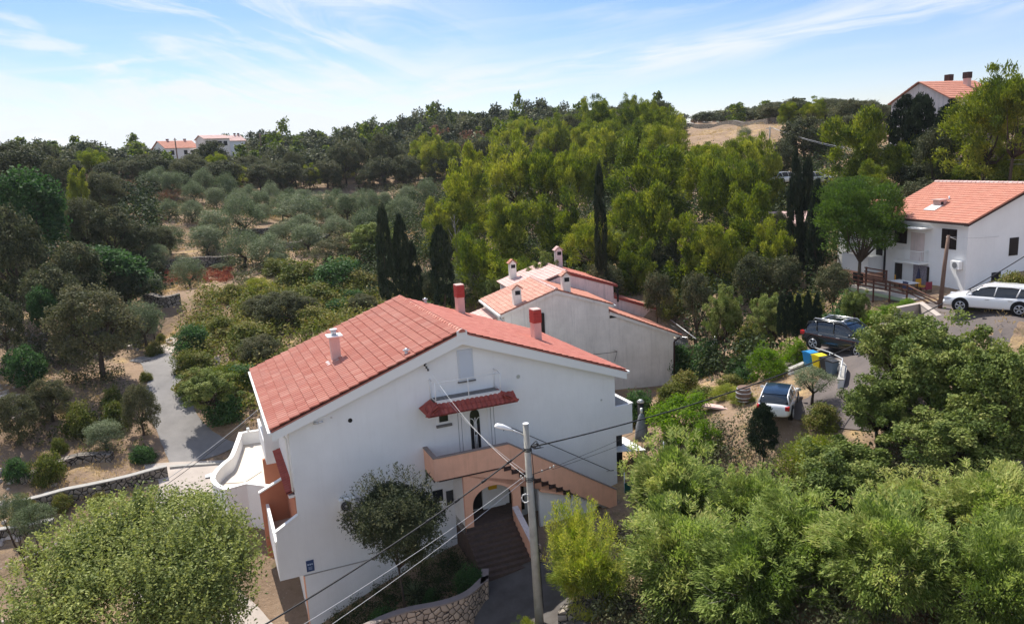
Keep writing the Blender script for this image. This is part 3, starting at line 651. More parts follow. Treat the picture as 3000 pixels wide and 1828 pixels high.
def wallstrip(name, pth, th, z0, z1, mt, parent, closed=False):
    P = np.array(pth, float); D_ = np.diff(P, axis=0); D_ /= np.linalg.norm(D_, axis=1)[:, None]; T = np.concatenate([D_[:1], D_[:-1] + D_[1:], D_[-1:]]); T /= np.linalg.norm(T, axis=1)[:, None]; Nn = np.stack([-T[:, 1], T[:, 0]], 1); Nn = Nn / np.clip(np.concatenate([[1], (Nn[1:-1] * np.stack([-D_[:-1, 1], D_[:-1, 0]], 1)).sum(1), [1]]), .4, 1)[:, None]
    t = MB()
    zz0 = z0 if callable(z0) else (lambda i: z0); zz1 = z1 if callable(z1) else (lambda i: z1)
    vs = []
    for i in range(len(P)):
        a, b = P[i] - Nn[i] * th / 2, P[i] + Nn[i] * th / 2
        vs += [(a[0], a[1], zz0(i)), (b[0], b[1], zz0(i)), (b[0], b[1], zz1(i)), (a[0], a[1], zz1(i))]
    fs = []
    for i in range(len(P) - 1):
        k = i * 4
        for j in range(4): fs.append((k + j, k + (j + 1) % 4, k + 4 + (j + 1) % 4, k + 4 + j))
    fs += [(0, 3, 2, 1), (len(vs) - 4, len(vs) - 3, len(vs) - 2, len(vs) - 1)]
    t.add(vs, fs); o = t.build(name, mt, parent)
    b = bmesh.new(); b.from_mesh(o.data); bmesh.ops.recalc_face_normals(b, faces=b.faces); b.to_mesh(o.data); b.free()
    return o
wallstrip('parapet_wall', pth, .2, -.5, TZ + .85, MT['white_plaster'], tr)
wallstrip('parapet_cap', pth, .28, TZ + .852, TZ + .90, MT['white_paint'], tr)
t = MB(); ins = [(-9.02, 17.9)] + [(p[0] + (.08 if p[0] < -11 else 0), p[1]) for p in pth[1:-1]] + [(-9.02, 7.4)]
t.prism(ins, 1.0, TZ, 'z'); t.build('terrace_floor', MT['terrace_tile'], tr)
t = MB(); t.tube([(-12.2, 11.4, TZ + .003), (-11.0, 10.9, TZ + .003), (-9.9, 12.2, TZ + .003)], .03, 4); t.build('drain_channel', MT['parapet_cap'], tr)
t = MB(); t.tube([(-10.2, 17.95, TZ + .9), (-10.2, 17.95, TZ + 1.0)], .06, 8); t.cyl(-10.2, 17.95, TZ + 1.0, TZ + 1.2, .12, .10, 12); t.build('lamp', MT['lamp_glass'], tr)
# ================================================================ NEIGHBOUR HOUSE (two stepped units)
def slope(name, parent, a, b, c_len_dir, L, matname, **k):
    """slope from ridge point a down to eave point b, running L along c_len_dir"""
    a = np.array(a, float); d = np.array(b, float) - a; n = np.linalg.norm(d)
    return roof(name, parent, a, d / n, c_len_dir, n, L, matname, **k)
h2 = root('house', 'stepped grey plaster house with weathered pink roofs and four chimneys, behind the big one', 'house', KO, YAW2)
OP, PP = MT['old_plaster'], MT['pink_plaster']
MB().prism([(-4.15, 2.5), (9.75, 2.5), (9.75, 7.55), (4.25, 9.93), (4.25, 10.5), (0, 12.02), (-4.15, 10.62)], 0, 7.2).build('wall', OP, h2)
MB().prism([(-1.0, 2.5), (13.6, 2.5), (13.6, 7.45), (7.5, 9.7), (7.5, 10.72), (3.2, 12.15), (-1.0, 10.75)], 7.0, 14.0).build('wall', PP, h2)
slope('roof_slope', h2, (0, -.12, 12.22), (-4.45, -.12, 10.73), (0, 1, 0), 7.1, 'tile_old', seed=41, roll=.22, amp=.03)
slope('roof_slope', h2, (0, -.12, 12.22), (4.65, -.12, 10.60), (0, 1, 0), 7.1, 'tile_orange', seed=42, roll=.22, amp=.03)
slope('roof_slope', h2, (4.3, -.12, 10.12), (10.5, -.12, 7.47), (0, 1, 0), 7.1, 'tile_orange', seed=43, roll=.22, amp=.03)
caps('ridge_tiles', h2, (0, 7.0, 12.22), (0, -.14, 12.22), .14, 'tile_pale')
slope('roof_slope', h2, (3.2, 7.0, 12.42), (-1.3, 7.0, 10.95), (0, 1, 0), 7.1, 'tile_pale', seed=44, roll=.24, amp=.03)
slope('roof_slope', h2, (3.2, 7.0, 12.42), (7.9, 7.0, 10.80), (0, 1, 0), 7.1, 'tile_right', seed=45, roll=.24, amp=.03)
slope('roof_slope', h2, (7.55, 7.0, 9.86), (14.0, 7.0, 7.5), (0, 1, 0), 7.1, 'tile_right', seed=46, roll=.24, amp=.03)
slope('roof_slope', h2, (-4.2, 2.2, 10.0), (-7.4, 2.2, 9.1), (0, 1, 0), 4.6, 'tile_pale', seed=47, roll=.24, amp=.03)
caps('ridge_tiles', h2, (3.2, 14.1, 12.42), (3.2, 6.98, 12.42), .14, 'tile_pale')
MB().box(-7.2, 2.4, 3, -4.2, 6.6, 9.05).build('annex_wall', OP, h2)
for (p0, p1, va, vb, mm) in (((0, 12.14), (-4.42, 10.66), -.1, -.005, OP), ((0, 12.14), (4.62, 10.53), -.1, -.005, OP), ((4.3, 10.04), (10.45, 7.4), -.1, -.005, OP)):
    MB().prism([p0, p1, (p1[0], p1[1] - .2), (p0[0], p0[1] - .26)], va, vb).build('verge', mm, h2)
for (p0, p1) in (((3.2, 12.36), (7.88, 10.74)), ((7.55, 9.8), (13.98, 7.44))):
    MB().prism([p0, p1, (p1[0], p1[1] - .12), (p0[0], p0[1] - .16)], 6.93, 6.99).build('verge_tiles', MT['tile_dark_red'], h2)
t = MB(); t.box(-4.6, -.12, 10.55, -4.45, 7.0, 10.68); t.build('gutter', MT['white_paint'], h2); t = MB(); t.tube([(-4.5, -.05, 10.5), (-4.3, -.08, 10.2), (-4.1, -.08, 9.6)], .05, 6); t.build('downpipe', MT['grey_metal'], h2)
t = MB(); t.tube([(10.3, -.05, 7.4), (9.75, -.07, 7.0), (9.7, -.07, 3.0)], .07, 8); t.build('downpipe', MT['dark_trim'], h2)
t = MB(); t.box(7.8, 6.9, 9.3, 7.95, 7.0, 10.5); t.build('downpipe', MT['dark'], h2)
t = MB(); t.box(4.62, -.14, 10.42, 4.85, 7, 10.52); t.build('gutter', MT['galv'], h2)
t = MB(); t.box(4.3, -.02, 9.5, 5.1, 0, 9.7); t.build('wall_mark', MT['dark'], h2)
wn = MB(); wn.box(-2.1, -.03, 8.6, -1.05, 0, 10.5); wn = wn.build('window', MT['dark'], h2)
for a in (-2.15, -1.35): MB().box(a, -.08, 8.62, a + .33, -.031, 10.45).build('shutter', MT['dark_wood'], wn)
t = MB(); t.tube([(4.6, -.05, 6.0), (4.6, -.6, 6.9), (2.3, -.7, 6.95)], .02, 5); t.tube([(4.6, -.05, 6.9), (4.6, -.65, 6.95)], .02, 5); t.tube([(2.3, -.7, 6.95), (2.3, -.02, 6.9)], .02, 5); t.build('laundry_frame', MT['dark'], h2)
def hatch(a, b, zb, h, tl, mt=MT['old_plaster'], w_=.3):
    """chimney with an opening and a little tiled gable hat"""
    c_ = MB(); c_.box(a - w_, b - w_, zb - .5, a + w_, b + w_, zb + h); c_ = c_.build('chimney', mt, h2)
    MB().box(a - w_ * .6, b - w_ - .012, zb + h - .42, a + w_ * .7, b - w_ - .001, zb + h - .1).build('smoke_opening', MT['dark'], c_)
    t = MB(); t.prism([(a - w_, zb + h), (a + w_, zb + h), (a, zb + h + .28)], b - w_, b + w_); t.build('hat', mt, c_)
    for s_ in (-1, 1):
        d = np.array([s_ * (w_ + .12), 0, -.36]); n = np.linalg.norm(d); roof('hat_tiles', c_, (a, b - w_ - .08, zb + h + .36), d / n, (0, 1, 0), n, 2 * w_ + .16, tl, roll=.17, amp=.03, course=.2, seed=int(a * 10) + 50, thick=.03)
hatch(-2.9, .75, 11.25, 1.15, 'tile_old'); hatch(.95, .45, 11.95, 1.15, 'tile_old'); hatch(-.1, 12.6, 11.4, 1.35, 'tile_orange'); hatch(4.3, 12.4, 12.1, 1.5, 'tile_pale', PP)
# side balconies with balusters
def baluster_rail(parent, pts, z0, h, mt, n=.14, name='railing'):
    t = MB(); t.tube([(p[0], p[1], z0 + h) for p in pts], .035, 6); t.tube([(p[0], p[1], z0 + .08) for p in pts], .03, 6)
    for i in range(len(pts) - 1):
        p, q = np.array(pts[i]), np.array(pts[i + 1]); L = np.linalg.norm(q - p); k = max(1, int(L / n))
        for j in range(k + 1):
            x, y = p + (q - p) * j / k; t.tube([(x, y, z0), (x, y, z0 + h * .35), (x, y, z0 + h * .6), (x, y, z0 + h)], [.014, .03, .012, .014], 5, caps=False)
    return t.build(name, mt, parent)
sb = MB(); sb.prism([(9.75, 3.6), (11.45, 1.1), (12.4, .85), (12.5, 7), (9.75, 7)], 3.45, 3.6, 'z'); sb = sb.build('balcony', MT['terrace_tile'], h2)
baluster_rail(sb, [(9.9, 3.5), (11.45, 1.15), (12.38, .92), (12.4, 6.9)], 3.6, 1.0, MT['old_plaster'])
sb = MB(); sb.prism([(9.75, 3.8), (11.9, 1.5), (12.5, 6.9), (9.75, 6.9)], 6.0, 6.12, 'z'); sb = sb.build('balcony', MT['terrace_tile'], h2)
baluster_rail(sb, [(9.9, 3.7), (11.85, 1.6), (12.4, 6.8)], 6.12, .9, MT['grey_metal'])
MB().prism([(9.75, 2), (11.2, 1.4), (12.3, 1.1), (12.3, 7), (9.75, 7)], 2.0, 3.445, 'z').build('stone_base', MT['rubble_grey'], h2)
t = MB(); t.tube([(10.5, .2, 7.3), (11.6, -.3, 7.1), (11.2, 3.5, 8.0)], .03, 5); t.build('awning_frame', MT['galv'], h2)
# ---- yard wall + small white shrine post right of it
yw_ = root('stone_wall', 'rough grey rendered yard wall right of the stepped grey house', 'wall')
P0 = wz(2036, 1042, 4.9); P1 = wz(2106, 1046, 4.9); P2 = P1 + (P1 - P0) * .05 + np.array([2.2, 5, 0])
wallstrip('wall', [P0[:2], P1[:2], P2[:2]], .35, 2.0, 4.9, MT['rubble_grey'], yw_); wallstrip('wall_cap', [P0[:2], P1[:2], P2[:2]], .42, 4.903, 4.97, MT['concrete'], yw_)
ps = wz(2097, 1046, 4.97); ps_ = root('garden_chimney', 'small white pillar with black opening standing on the grey yard wall', 'pillar', ps, .3)
t = MB(); t.box(-.28, -.2, 0, .28, .2, 1.0); t.prism([(-.28, 1.0), (.28, 1.0), (0, 1.55)], -.2, .2); t.build('pillar', MT['white_plaster'], ps_); MB().box(-.02, -.215, .75, .2, -.2, 1.1).build('opening', MT['dark'], ps_)
t = MB(); t.tube([(-.15, 0, 1.45), (-.05, 0, 1.75), (.1, 0, 1.65)], [.1, .08, .05], 6); t.build('finial', MT['galv'], ps_)

# ================================================================ RIGHT HOUSE
h3 = root('house', 'white two-storey house with orange-red roof and dark shutters at the right edge', 'house', RO, YAW2)
WH = MT['white_plaster']
MB().prism([(.3, 9), (11.1, 9), (11.1, 15.85), (5.7, 18.1), (.3, 15.8)], .3, 8.4).build('wall', WH, h3)
slope('roof_slope', h3, (5.7, -.1, 18.36), (-.12, -.1, 15.93), (0, 1, 0), 9.3, 'tile_orange', seed=61, roll=.24, amp=.035)
slope('roof_slope', h3, (5.7, -.1, 18.36), (11.5, -.1, 15.93), (0, 1, 0), 9.3, 'tile_orange', seed=62, roll=.24, amp=.035)
caps('ridge_tiles', h3, (5.7, 9.2, 18.36), (5.7, -.12, 18.36), .15, 'tile_pale')
MB().prism([(5.7, 18.3), (-.1, 15.88), (-.1, 15.72), (5.7, 18.1)], -.06, .29).build('verge', MT['dark_trim'], h3)
MB().box(-.22, -.1, 15.80, -.1, 9.2, 15.92).build('gutter', MT['dark_trim'], h3)
MB().box(-.1, -.05, 15.68, .29, 9.1, 15.78).build('eaves_board', WH, h3)
def fwin(v0, v1, z0, z1, name='window', mm='dark', depth=.06):
    a = MB(); a.box(.3 - depth, v0, z0, .299, v1, z1); return a.build(name, MT[mm], h3)
for v0, v1, z0, z1 in ((6.0, 7.25, 13.95, 15.25), (1.25, 2.55, 13.95, 15.4)):
    o_ = fwin(v0, v1, z0, z1)
    for a, b in ((v0 + .02, (v0 + v1) / 2 - .02), ((v0 + v1) / 2 + .02, v1 - .02)):
        t = MB()
        t.box(.2, a, z0 + .03, .239, b, z1 - .03)
        for i in range(int((z1 - z0) / .12)): t.box(.185, a + .05, z0 + .08 + i * .12, .2, b - .05, z0 + .13 + i * .12)
        t.build('shutter', MT['dark_wood'], o_)
fwin(6.35, 7.1, 10.75, 12.35, 'door', 'dark_wood')
lg = fwin(3.7, 5.2, 10.6, 12.45, 'doorway', 'curtain', .02)
t = MB(); t.box(.18, 3.6, 10.6, .279, 3.72, 12.4); t.build('door_leaf', MT['dark_wood'], h3)
t = MB(); t.prism([(4.55, 12.2), (4.85, 11.1), (4.3, 11.15)], .17, .25, 'u'); t.build('hanging_towel', MT['blue_cloth'], h3)
sb = MB(); sb.box(-.6, 3.7, 12.62, .299, 6.3, 12.74); sb = sb.build('balcony', MT['canopy_white'], h3, bevel=.03)
t = MB(); n_ = 22
for i in range(n_ + 1):
    v_ = 3.78 + 2.45 * i / n_; t.tube([(-.5, v_, 12.75), (-.62, v_, 13.0), (-.5, v_, 13.3), (-.5, v_, 13.6)], .014, 5, caps=False)
for u_ in np.linspace(-.4, .2, 5):
    for v_ in (3.78, 6.23): t.tube([(u_, v_, 12.75), (u_, v_, 13.6)], .014, 5, caps=False)
t.tube([(.3, 3.78, 13.6), (-.5, 3.78, 13.6), (-.5, 6.23, 13.6), (.3, 6.23, 13.6)], .025, 6); t.tube([(.3, 3.78, 12.8), (-.5, 3.78, 12.8), (-.5, 6.23, 12.8), (.3, 6.23, 12.8)], .02, 6)
t.build('railing', MT['white_paint'], sb)
a_ = MB(); a_.box(-.75, 3.5, 15.3, .299, 6.1, 15.38); a_.build('awning', MT['canopy_white'], h3)
bd = fwin(4.2, 5.6, 12.75, 14.9, 'balcony_recess', 'pink_plaster', .01)
o_ = MB(); o_.box(-.05, .55, 12.6, .25, 1.35, 13.2); o_ = o_.build('air_conditioner', WH, h3, bevel=.02); t = MB(); t.tube([(-.055, .95, 12.9), (-.07, .95, 12.9)], .22, 16); t.build('fan_grille', MT['grey_metal'], o_)
MB().box(.2, 8.2, 10.6, .29, 8.32, 15.7).build('downpipe', MT['dark'], h3)
t = MB(); t.box(4, .27, 13.3, 4.8, .3, 14.6); t.box(4.1, .265, 13.35, 4.7, .269, 14.55); t.build('window', MT['dark_wood'], h3)
t = MB(); t.box(2.6, .27, 10.9, 3.4, .3, 12.2); t.build('window', MT['dark'], h3)
MB().cyl(3.0, 4.9, 16.9, 17.5, .05).build('roof_vent', MT['galv'], h3)
t = MB(); t.box(1.9, 4.6, 16.3, 2.5, 5.3, 17.25); ch = t.build('chimney', MT['chimney_pink'], h3); t = MB(); t.box(1.95, 4.59, 16.95, 2.2, 4.6, 17.15); t.build('smoke_opening', MT['dark'], ch); MB().box(1.8, 4.5, 17.25, 2.6, 5.4, 17.32).build('chimney_cap', MT['chimney_pink'], ch); t = MB(); t.prism([(1.2, 16.53), (2.0, 16.88), (2.0, 16.92), (1.2, 16.57)], 4.4, 5.5); t.build('flashing', MT['galv'], ch)
# lower wing with balcony
MB().prism([(1.0, 8), (9, 8), (9, 14.9), (5, 16.5), (1.0, 14.9)], 8.41, 15).build('wing_wall', WH, h3)
slope('roof_slope', h3, (5, 8.6, 16.75), (.6, 8.6, 15.0), (0, 1, 0), 6.6, 'tile_orange', seed=63, roll=.24); slope('roof_slope', h3, (5, 8.6, 16.75), (9.4, 8.6, 15.0), (0, 1, 0), 6.6, 'tile_orange', seed=64, roll=.24)
sb = MB(); sb.box(-1.2, 8.41, 11.45, .999, 11.6, 11.6); sb = sb.build('wing_balcony', WH, h3)
MB().box(-1.2, 8.41, 11.6, -1.08, 11.6, 12.75).build('parapet', WH, sb); MB().box(-1.08, 8.41, 11.6, 1.0, 8.53, 12.75).build('parapet', WH, sb); MB().box(-1.24, 8.38, 12.753, -1.04, 11.62, 12.80).build('parapet_cap', MT['white_paint'], sb)
MB().box(-1.1, 8.42, 8.6, .999, 12.2, 11.44).build('lower_infill', MT['orange_plaster'], h3)
MB().box(-1.16, 9.0, 9.4, -1.101, 10.2, 11.3).build('doorway', MT['dark'], h3)
t = MB(); t.box(.94, 9.4, 12.6, .999, 10.1, 14.2); t.build('window', MT['dark'], h3)
# paved deck with wooden railing, table and chairs
dk = root('terrace', 'paved terrace with dark red wooden railing in front of the white house at right', 'terrace', RO, YAW2)
MB().prism([(-3.3, 1.5), (.29, 1.0), (.29, 8.3), (-3.1, 8.3)], 8.5, 10.55, 'z').build('retaining_wall', MT['concrete'], dk)
MB().prism([(-3.45, 1.3), (.29, .8), (.29, 8.3), (-3.25, 8.3)], 10.553, 10.66, 'z').build('floor_slab', MT['terrace_tile'], dk)
MB().box(-3.5, 1.3, 10.4, -3.451, 8.2, 10.62).build('slab_edge', MT['lime_rail'], dk)
t = MB()
for v_ in (1.5, 3.2, 4.9, 6.6, 8.2): t.box(-3.56, v_ - .06, 9.2, -3.5, v_ + .06, 11.75)
for z_ in (11.0, 11.3, 11.65): t.box(-3.62, 1.4, z_, -3.561, 8.3, z_ + .1)
t.build('railing', MT['brown_wood'], dk)
t = MB()
for v_ in (5.1, 7.3): t.box(-2.3, v_ - .06, 10.66, -2.2, v_ + .06, 12.2)
for z_ in (11.2, 11.5, 11.8, 12.1): t.box(-2.36, 5.0, z_, -2.301, 7.4, z_ + .09)
t.build('railing', MT['brown_wood'], dk)
t = MB()
for k in (0, .25, .5): t.tube([(-3.5, 1.4, 11.65 - k), (-3.0, -.8, 10.9 - k), (-2.2, -2.6, 10.55 - k)], .05, 5)
t.tube([(-2.2, -2.6, 9.5), (-2.2, -2.6, 10.6)], .05, 6); t.tube([(-3.0, -.8, 9.5), (-3.0, -.8, 10.95)], .05, 6); t.build('stair_railing', MT['brown_wood'], dk)
def table(loc, cloth, lab):
    r_ = root('table', lab, 'table', loc, YAW2); t = MB(); t.box(-.5, -1.0, .72, .5, 1.0, .76); t.build('tabletop', MT[cloth], r_)
    for a in (-.42, .42):
        for b in (-.9, .9): MB().box(a - .03, b - .03, 0, a + .03, b + .03, .719).build('leg', MT['brown_wood'], r_)
table(rw(-1.6, 4.0, 10.66), 'canopy_white', 'garden table with a white cloth on the paved terrace')
def chair(loc, rz, mt_, lab):
    r_ = root('chair', lab, 'chair', loc, rz); MB().box(-.25, -.25, .42, .25, .25, .47).build('seat', MT[mt_], r_); t = MB(); t.box(-.25, .2, .47, .25, .26, .98); t.build('backrest', MT[mt_], r_)
    for a in (-.22, .22):
        for b in (-.22, .22): MB().box(a - .02, b - .02, 0, a + .02, b + .02, .42).build('leg', MT['brown_wood'], r_)
chair(rw(-.7, 5.6, 10.66), 1.2, 'gold_cloth', 'garden chair with yellow cushion at the far end of the terrace table')
chair(rw(-.8, 3.2, 10.66), .3, 'gold_cloth', 'garden chair with golden backrest near the house door')
chair(rw(-1.2, 2.2, 10.66), 3.3, 'red_cloth', 'garden chair with dark red cushion at the near end of the table')
chair(rw(-2.2, 2.9, 10.66), 1.8, 'blue_cloth', 'garden chair with dark blue cushion beside the wooden railing')
# low concrete wall in front of the white house
q0, q1, q2 = wd(2625, 905, 55), wd(2700, 868, 57), wd(2800, 905, 50)
yl = root('garden_wall', 'low pale concrete wall between the white house and the parked white car', 'wall'); zb_ = q0[2] - .6
wallstrip('wall', [q0[:2], q1[:2], q2[:2]], .3, q0[2] - 1.6, q0[2] + .05, MT['apron'], yl); wallstrip('wall_cap', [q0[:2], q1[:2], q2[:2]], .36, q0[2] + .053, q0[2] + .1, MT['apron'], yl)

# ================================================================ DISTANT HOUSES
def ghouse(lab, c, rz, L, W, zb, ze, zr, rmat, wmat, chim=(), win=True, roll=.3):
    r_ = root('house', lab, 'house', (c[0], c[1], 0), rz); h = W / 2
    MB().prism([(-h, zb), (h, zb), (h, ze), (0, zr - .15), (-h, ze)], -L / 2, L / 2, 'u').build('wall', MT[wmat], r_)
    k = (zr - ze) / h; e = .35
    for s_ in (-1, 1): slope('roof_slope', r_, (-L / 2 - .3, 0, zr), (-L / 2 - .3, s_ * (h + e), ze - k * e + .08), (1, 0, 0), L + .6, rmat, seed=int(c[0]) % 97, roll=roll, course=.5, seg=4)
    for (x, y, hh, rr) in chim:
        zz_ = zr - abs(y) * k; MB().box(x - rr, y - rr, zz_ - .4, x + rr, y + rr, zz_ + hh).build('chimney', MT['chimney_pink'], r_); MB().box(x - rr - .05, y - rr - .05, zz_ + hh * .55, x + rr + .05, y + rr + .05, zz_ + hh + .02).build('chimney_cap', MT['dark_trim'], r_)
    if win:
        for x in (-L * .3, L * .1, L * .32): MB().box(x - .5, -h - .04, ze - 1.9, x + .5, -h - .001, ze - .7).build('window', MT['dark'], r_)
    return r_
nc = wd(2780, 283, 100); lc = wd(2612, 305, 105)
ax = np.array([lc[0] - nc[0], lc[1] - nc[1]]); Wg = np.linalg.norm(ax); ax /= Wg; rx_ = np.array([ax[1], -ax[0]]); rx_ = rx_ if rx_[1] > 0 else -rx_
Lg = 8.5; cen = nc[:2] + ax * Wg / 2 + rx_ * Lg / 2; zr_ = wd(2700, 250, 104)[2]; ze_ = nc[2]
ghouse('pink plastered hilltop house with red roof behind trees at upper right', cen, math.atan2(rx_[1], rx_[0]), Lg, Wg, ze_ - 7, ze_ - .1, zr_ + .3, 'tile_orange', 'pink_plaster', chim=((1.8, 1.2, 1.5, .3), (1.8, -1.2, 1.5, .3)), win=False)
a, b = wd(470, 436, 232), wd(556, 432, 236); c = (a + b) / 2
ghouse('low house with pale orange roof, left of the two on the distant left skyline', c, math.atan2(b[1] - a[1], b[0] - a[0]), 9.5, 7, c[2] - 6, c[2] - .1, c[2] + 1.9, 'tile_orange', 'white_plaster', chim=((-2, 0, .5, .25), (3, 0, .5, .25)))
a, b = wd(590, 408, 228), wd(653, 407, 230); c = (a + b) / 2
ghouse('tall grey-walled house with pale roof on the distant left skyline', c, math.atan2(b[1] - a[1], b[0] - a[0]), 6.8, 7, c[2] - 8, c[2] - .1, c[2] + 1.0, 'tile_pale', 'old_plaster')
a, b = wd(656, 413, 230), wd(702, 413, 232); c = (a + b) / 2
ghouse('small pale-roofed house adjoining the tall grey one on the left skyline', c, math.atan2(b[1] - a[1], b[0] - a[0]), 4.8, 6, c[2] - 8, c[2] - .1, c[2] + 1.4, 'tile_pale', 'white_plaster', chim=((1, 0, .6, .2), (2.1, 0, .6, .2)), win=False)
c = wd(2268, 640, 85); ghouse('small building with pinkish tiled roof half hidden among pines left of tall cypresses', c, -.5, 6, 5, c[2] - 5, c[2] - .6, c[2] + .7, 'tile_pale', 'white_plaster', win=False)
# ================================================================ CARS
mat('car_black', (.006, .010, .012), .22, .5, coat=1); mat('car_white', (.80, .80, .80), .25, .5, coat=1); mat('car_glass', (.012, .018, .025), .06, .8)
mat('rim', (.55, .56, .58), .3, .5, metal=.7); mat('lamp_red', (.45, .02, .02), .2, .5); mat('lamp_clear', (.6, .62, .65), .1, .6); mat('plate', (.7, .7, .68), .5); mat('roof_glass', (.015, .03, .055), .15, .6)
def loft(sections, name, mt, parent, sub=2, closed_ends=True):
    V = []; Fc = []; n = len(sections[0])
    for s in sections: V += s
    for i in range(len(sections) - 1):
        for j in range(n - 1): a = i * n + j; Fc.append([a, a + 1, a + n + 1, a + n])
    if closed_ends:
        Fc.append(list(range(n))[::-1]); Fc.append([(len(sections) - 1) * n + j for j in range(n)])
    me = bpy.data.meshes.new(name); me.from_pydata(V, [], Fc); me.update()
    b = bmesh.new(); b.from_mesh(me); bmesh.ops.recalc_face_normals(b, faces=b.faces); b.to_mesh(me); b.free()
    for p in me.polygons: p.use_smooth = True
    o = new(name, me, mt, parent)
    if sub: md = o.modifiers.new('s', 'SUBSURF'); md.levels = sub; md.render_levels = sub
    return o
def car(lab, loc, rz, paint, kind, scale=1):
    r_ = root('parked_car', lab, 'car', loc, rz, scale=(scale,) * 3)
    if kind == 'suv': L, Wd_, Hh, belt, hood, tail = 4.41, .91, 1.66, 1.05, 1.0, 1.05; cab = [(-2.02, 1.0), (-1.75, 1.50), (-.9, 1.66), (.2, 1.64), (.55, 1.52), (1.28, 1.06)]; ax_ = (1.33, -1.31); rw_ = .36
    elif kind == 'estate': L, Wd_, Hh, belt, hood, tail = 4.7, .91, 1.48, .95, .92, .98; cab = [(-2.22, .98), (-1.8, 1.40), (-.9, 1.48), (.1, 1.46), (.5, 1.36), (1.3, .98)]; ax_ = (1.4, -1.33); rw_ = .34
    else: L, Wd_, Hh, belt, hood, tail = 4.2, .9, 1.50, .98, .95, 1.0; cab = [(-1.98, 1.0), (-1.62, 1.38), (-.9, 1.50), (.2, 1.48), (.55, 1.38), (1.25, 1.0)]; ax_ = (1.28, -1.27); rw_ = .34
    P = MT[paint]; Lh = L / 2
    xs = [-Lh, -Lh + .1, -Lh + .5, -1.1, 0, 1.0, 1.4, Lh - .45, Lh - .12, Lh]
    zt = [tail - .25, tail - .02, tail + .02, belt, belt, belt, hood + .02, hood - .08, hood - .24, hood - .38]
    hw_ = [.80, .90, .97, 1, 1, 1, .99, .95, .86, .74]
    zl_ = [.38, .28, .22, .2, .2, .2, .2, .22, .26, .34]; secs = []
    for x, z_, h_, l_ in zip(xs, zt, hw_, zl_):
        w__ = Wd_ * h_; s = [(x, 0, l_), (x, w__ * .9, l_), (x, w__, l_ + .15), (x, w__ * 1.0, (l_ + z_) / 2 + .05), (x, w__ * .97, z_ - .12), (x, w__ * .86, z_ - .01), (x, w__ * .5, z_ + .035), (x, 0, z_ + .045)]
        secs.append([(a, -b, c) for a, b, c in s[::-1]][:-0 or None] + s[1:-1][:0] + [(a, b, c) for a, b, c in s[1:]])
    body = loft(secs, 'body', P, r_, 2)
    # greenhouse (glass) and painted roof
    secs = []; sec2 = []
    for i, (x, z_) in enumerate(cab):
        f_ = (z_ - belt) / (Hh - belt); wb = Wd_ * .90; wt = Wd_ * (.88 - .17 * f_); b0 = belt - .06
        s = [(x, wb, b0), (x, wt, z_ - .07), (x, wt * .86, z_ - .005), (x, 0, z_ + .02)] if f_ > .15 else [(x, wb * .97, b0), (x, wb * .95, b0 + .03), (x, wb * .8, b0 + .05), (x, 0, b0 + .07)]
        secs.append([(a, -b, c) for a, b, c in s] + [(a, b, c) for a, b, c in s[:-1][::-1]])
    loft(secs, 'windows', MT['car_glass'], r_, 2)
    rm = MT['roof_glass'] if kind == 'hatch' else P
    sec2 = [[(x, s_ * Wd_ * (.70 if abs(s_) == 1 else .5) * abs(s_), z_ + (.012 if abs(s_) == 1 else .04) - .01) for s_ in (-1, -.5, 0, .5, 1)] for x, z_ in ((-1.78 if kind != 'hatch' else -1.5, cab[1][1] - .01), (-1.3, (cab[1][1] + Hh) / 2 + .02), (-.9, Hh), (-.3, Hh + .005), (.2, cab[3][1]), (.48, cab[4][1] + .03))]
    loft(sec2, 'roof_panel', rm, r_, 1, closed_ends=False)
    for s_ in (-1, 1):                                  # pillars
        t = MB(); wt = Wd_ * .745
        t.tube([(cab[5][0] - .1, s_ * Wd_ * .85, belt), (cab[4][0], s_ * wt, cab[4][1] - .02), (cab[3][0], s_ * wt * .98, cab[3][1] - .02), (cab[2][0], s_ * wt * .98, Hh - .03), (cab[1][0], s_ * wt, cab[1][1] - .04), (cab[0][0] + .12, s_ * Wd_ * .86, belt + .02)], .035, 6)
        t.tube([(-.15, s_ * Wd_ * .89, belt), (-.25, s_ * wt * 1.01, Hh - .06)], .03, 5); t.tube([(-1.15, s_ * Wd_ * .89, belt), (-1.3, s_ * wt * 1.01, Hh - .1)], .04, 5)
        t.build('pillar', P if kind != 'hatch' else P, r_)
        t = MB(); t.tube([(.95, s_ * Wd_ * .97, belt - .0), (.93, s_ * (Wd_ + .12), belt + .06)], [.05, .07], 8); t.tube([(1.0, s_ * (Wd_ + .12), belt + .06), (.84, s_ * (Wd_ + .12), belt + .06)], [.05, .09], 8); t.build('mirror', P, r_)
        for x in (.05, -1.0): MB().box(x, s_ * Wd_ * 1.0 - .02, belt - .2, x + .2, s_ * Wd_ * 1.0 + .025, belt - .165).build('door_handle', MT['rim'], r_)
        t = MB(); t.box(Lh - .5, s_ * (Wd_ * .83) - .13, hood - .32, Lh - .12, s_ * (Wd_ * .83) + .07, hood - .16); o_ = t.build('headlight', MT['lamp_clear'], r_, bevel=.04)
        t = MB(); t.box(-Lh + .02, s_ * (Wd_ * .80) - .1, tail - .32, -Lh + .30, s_ * (Wd_ * .80) + .13, tail - .1); t.build('tail_light', MT['lamp_red'], r_, bevel=.04)
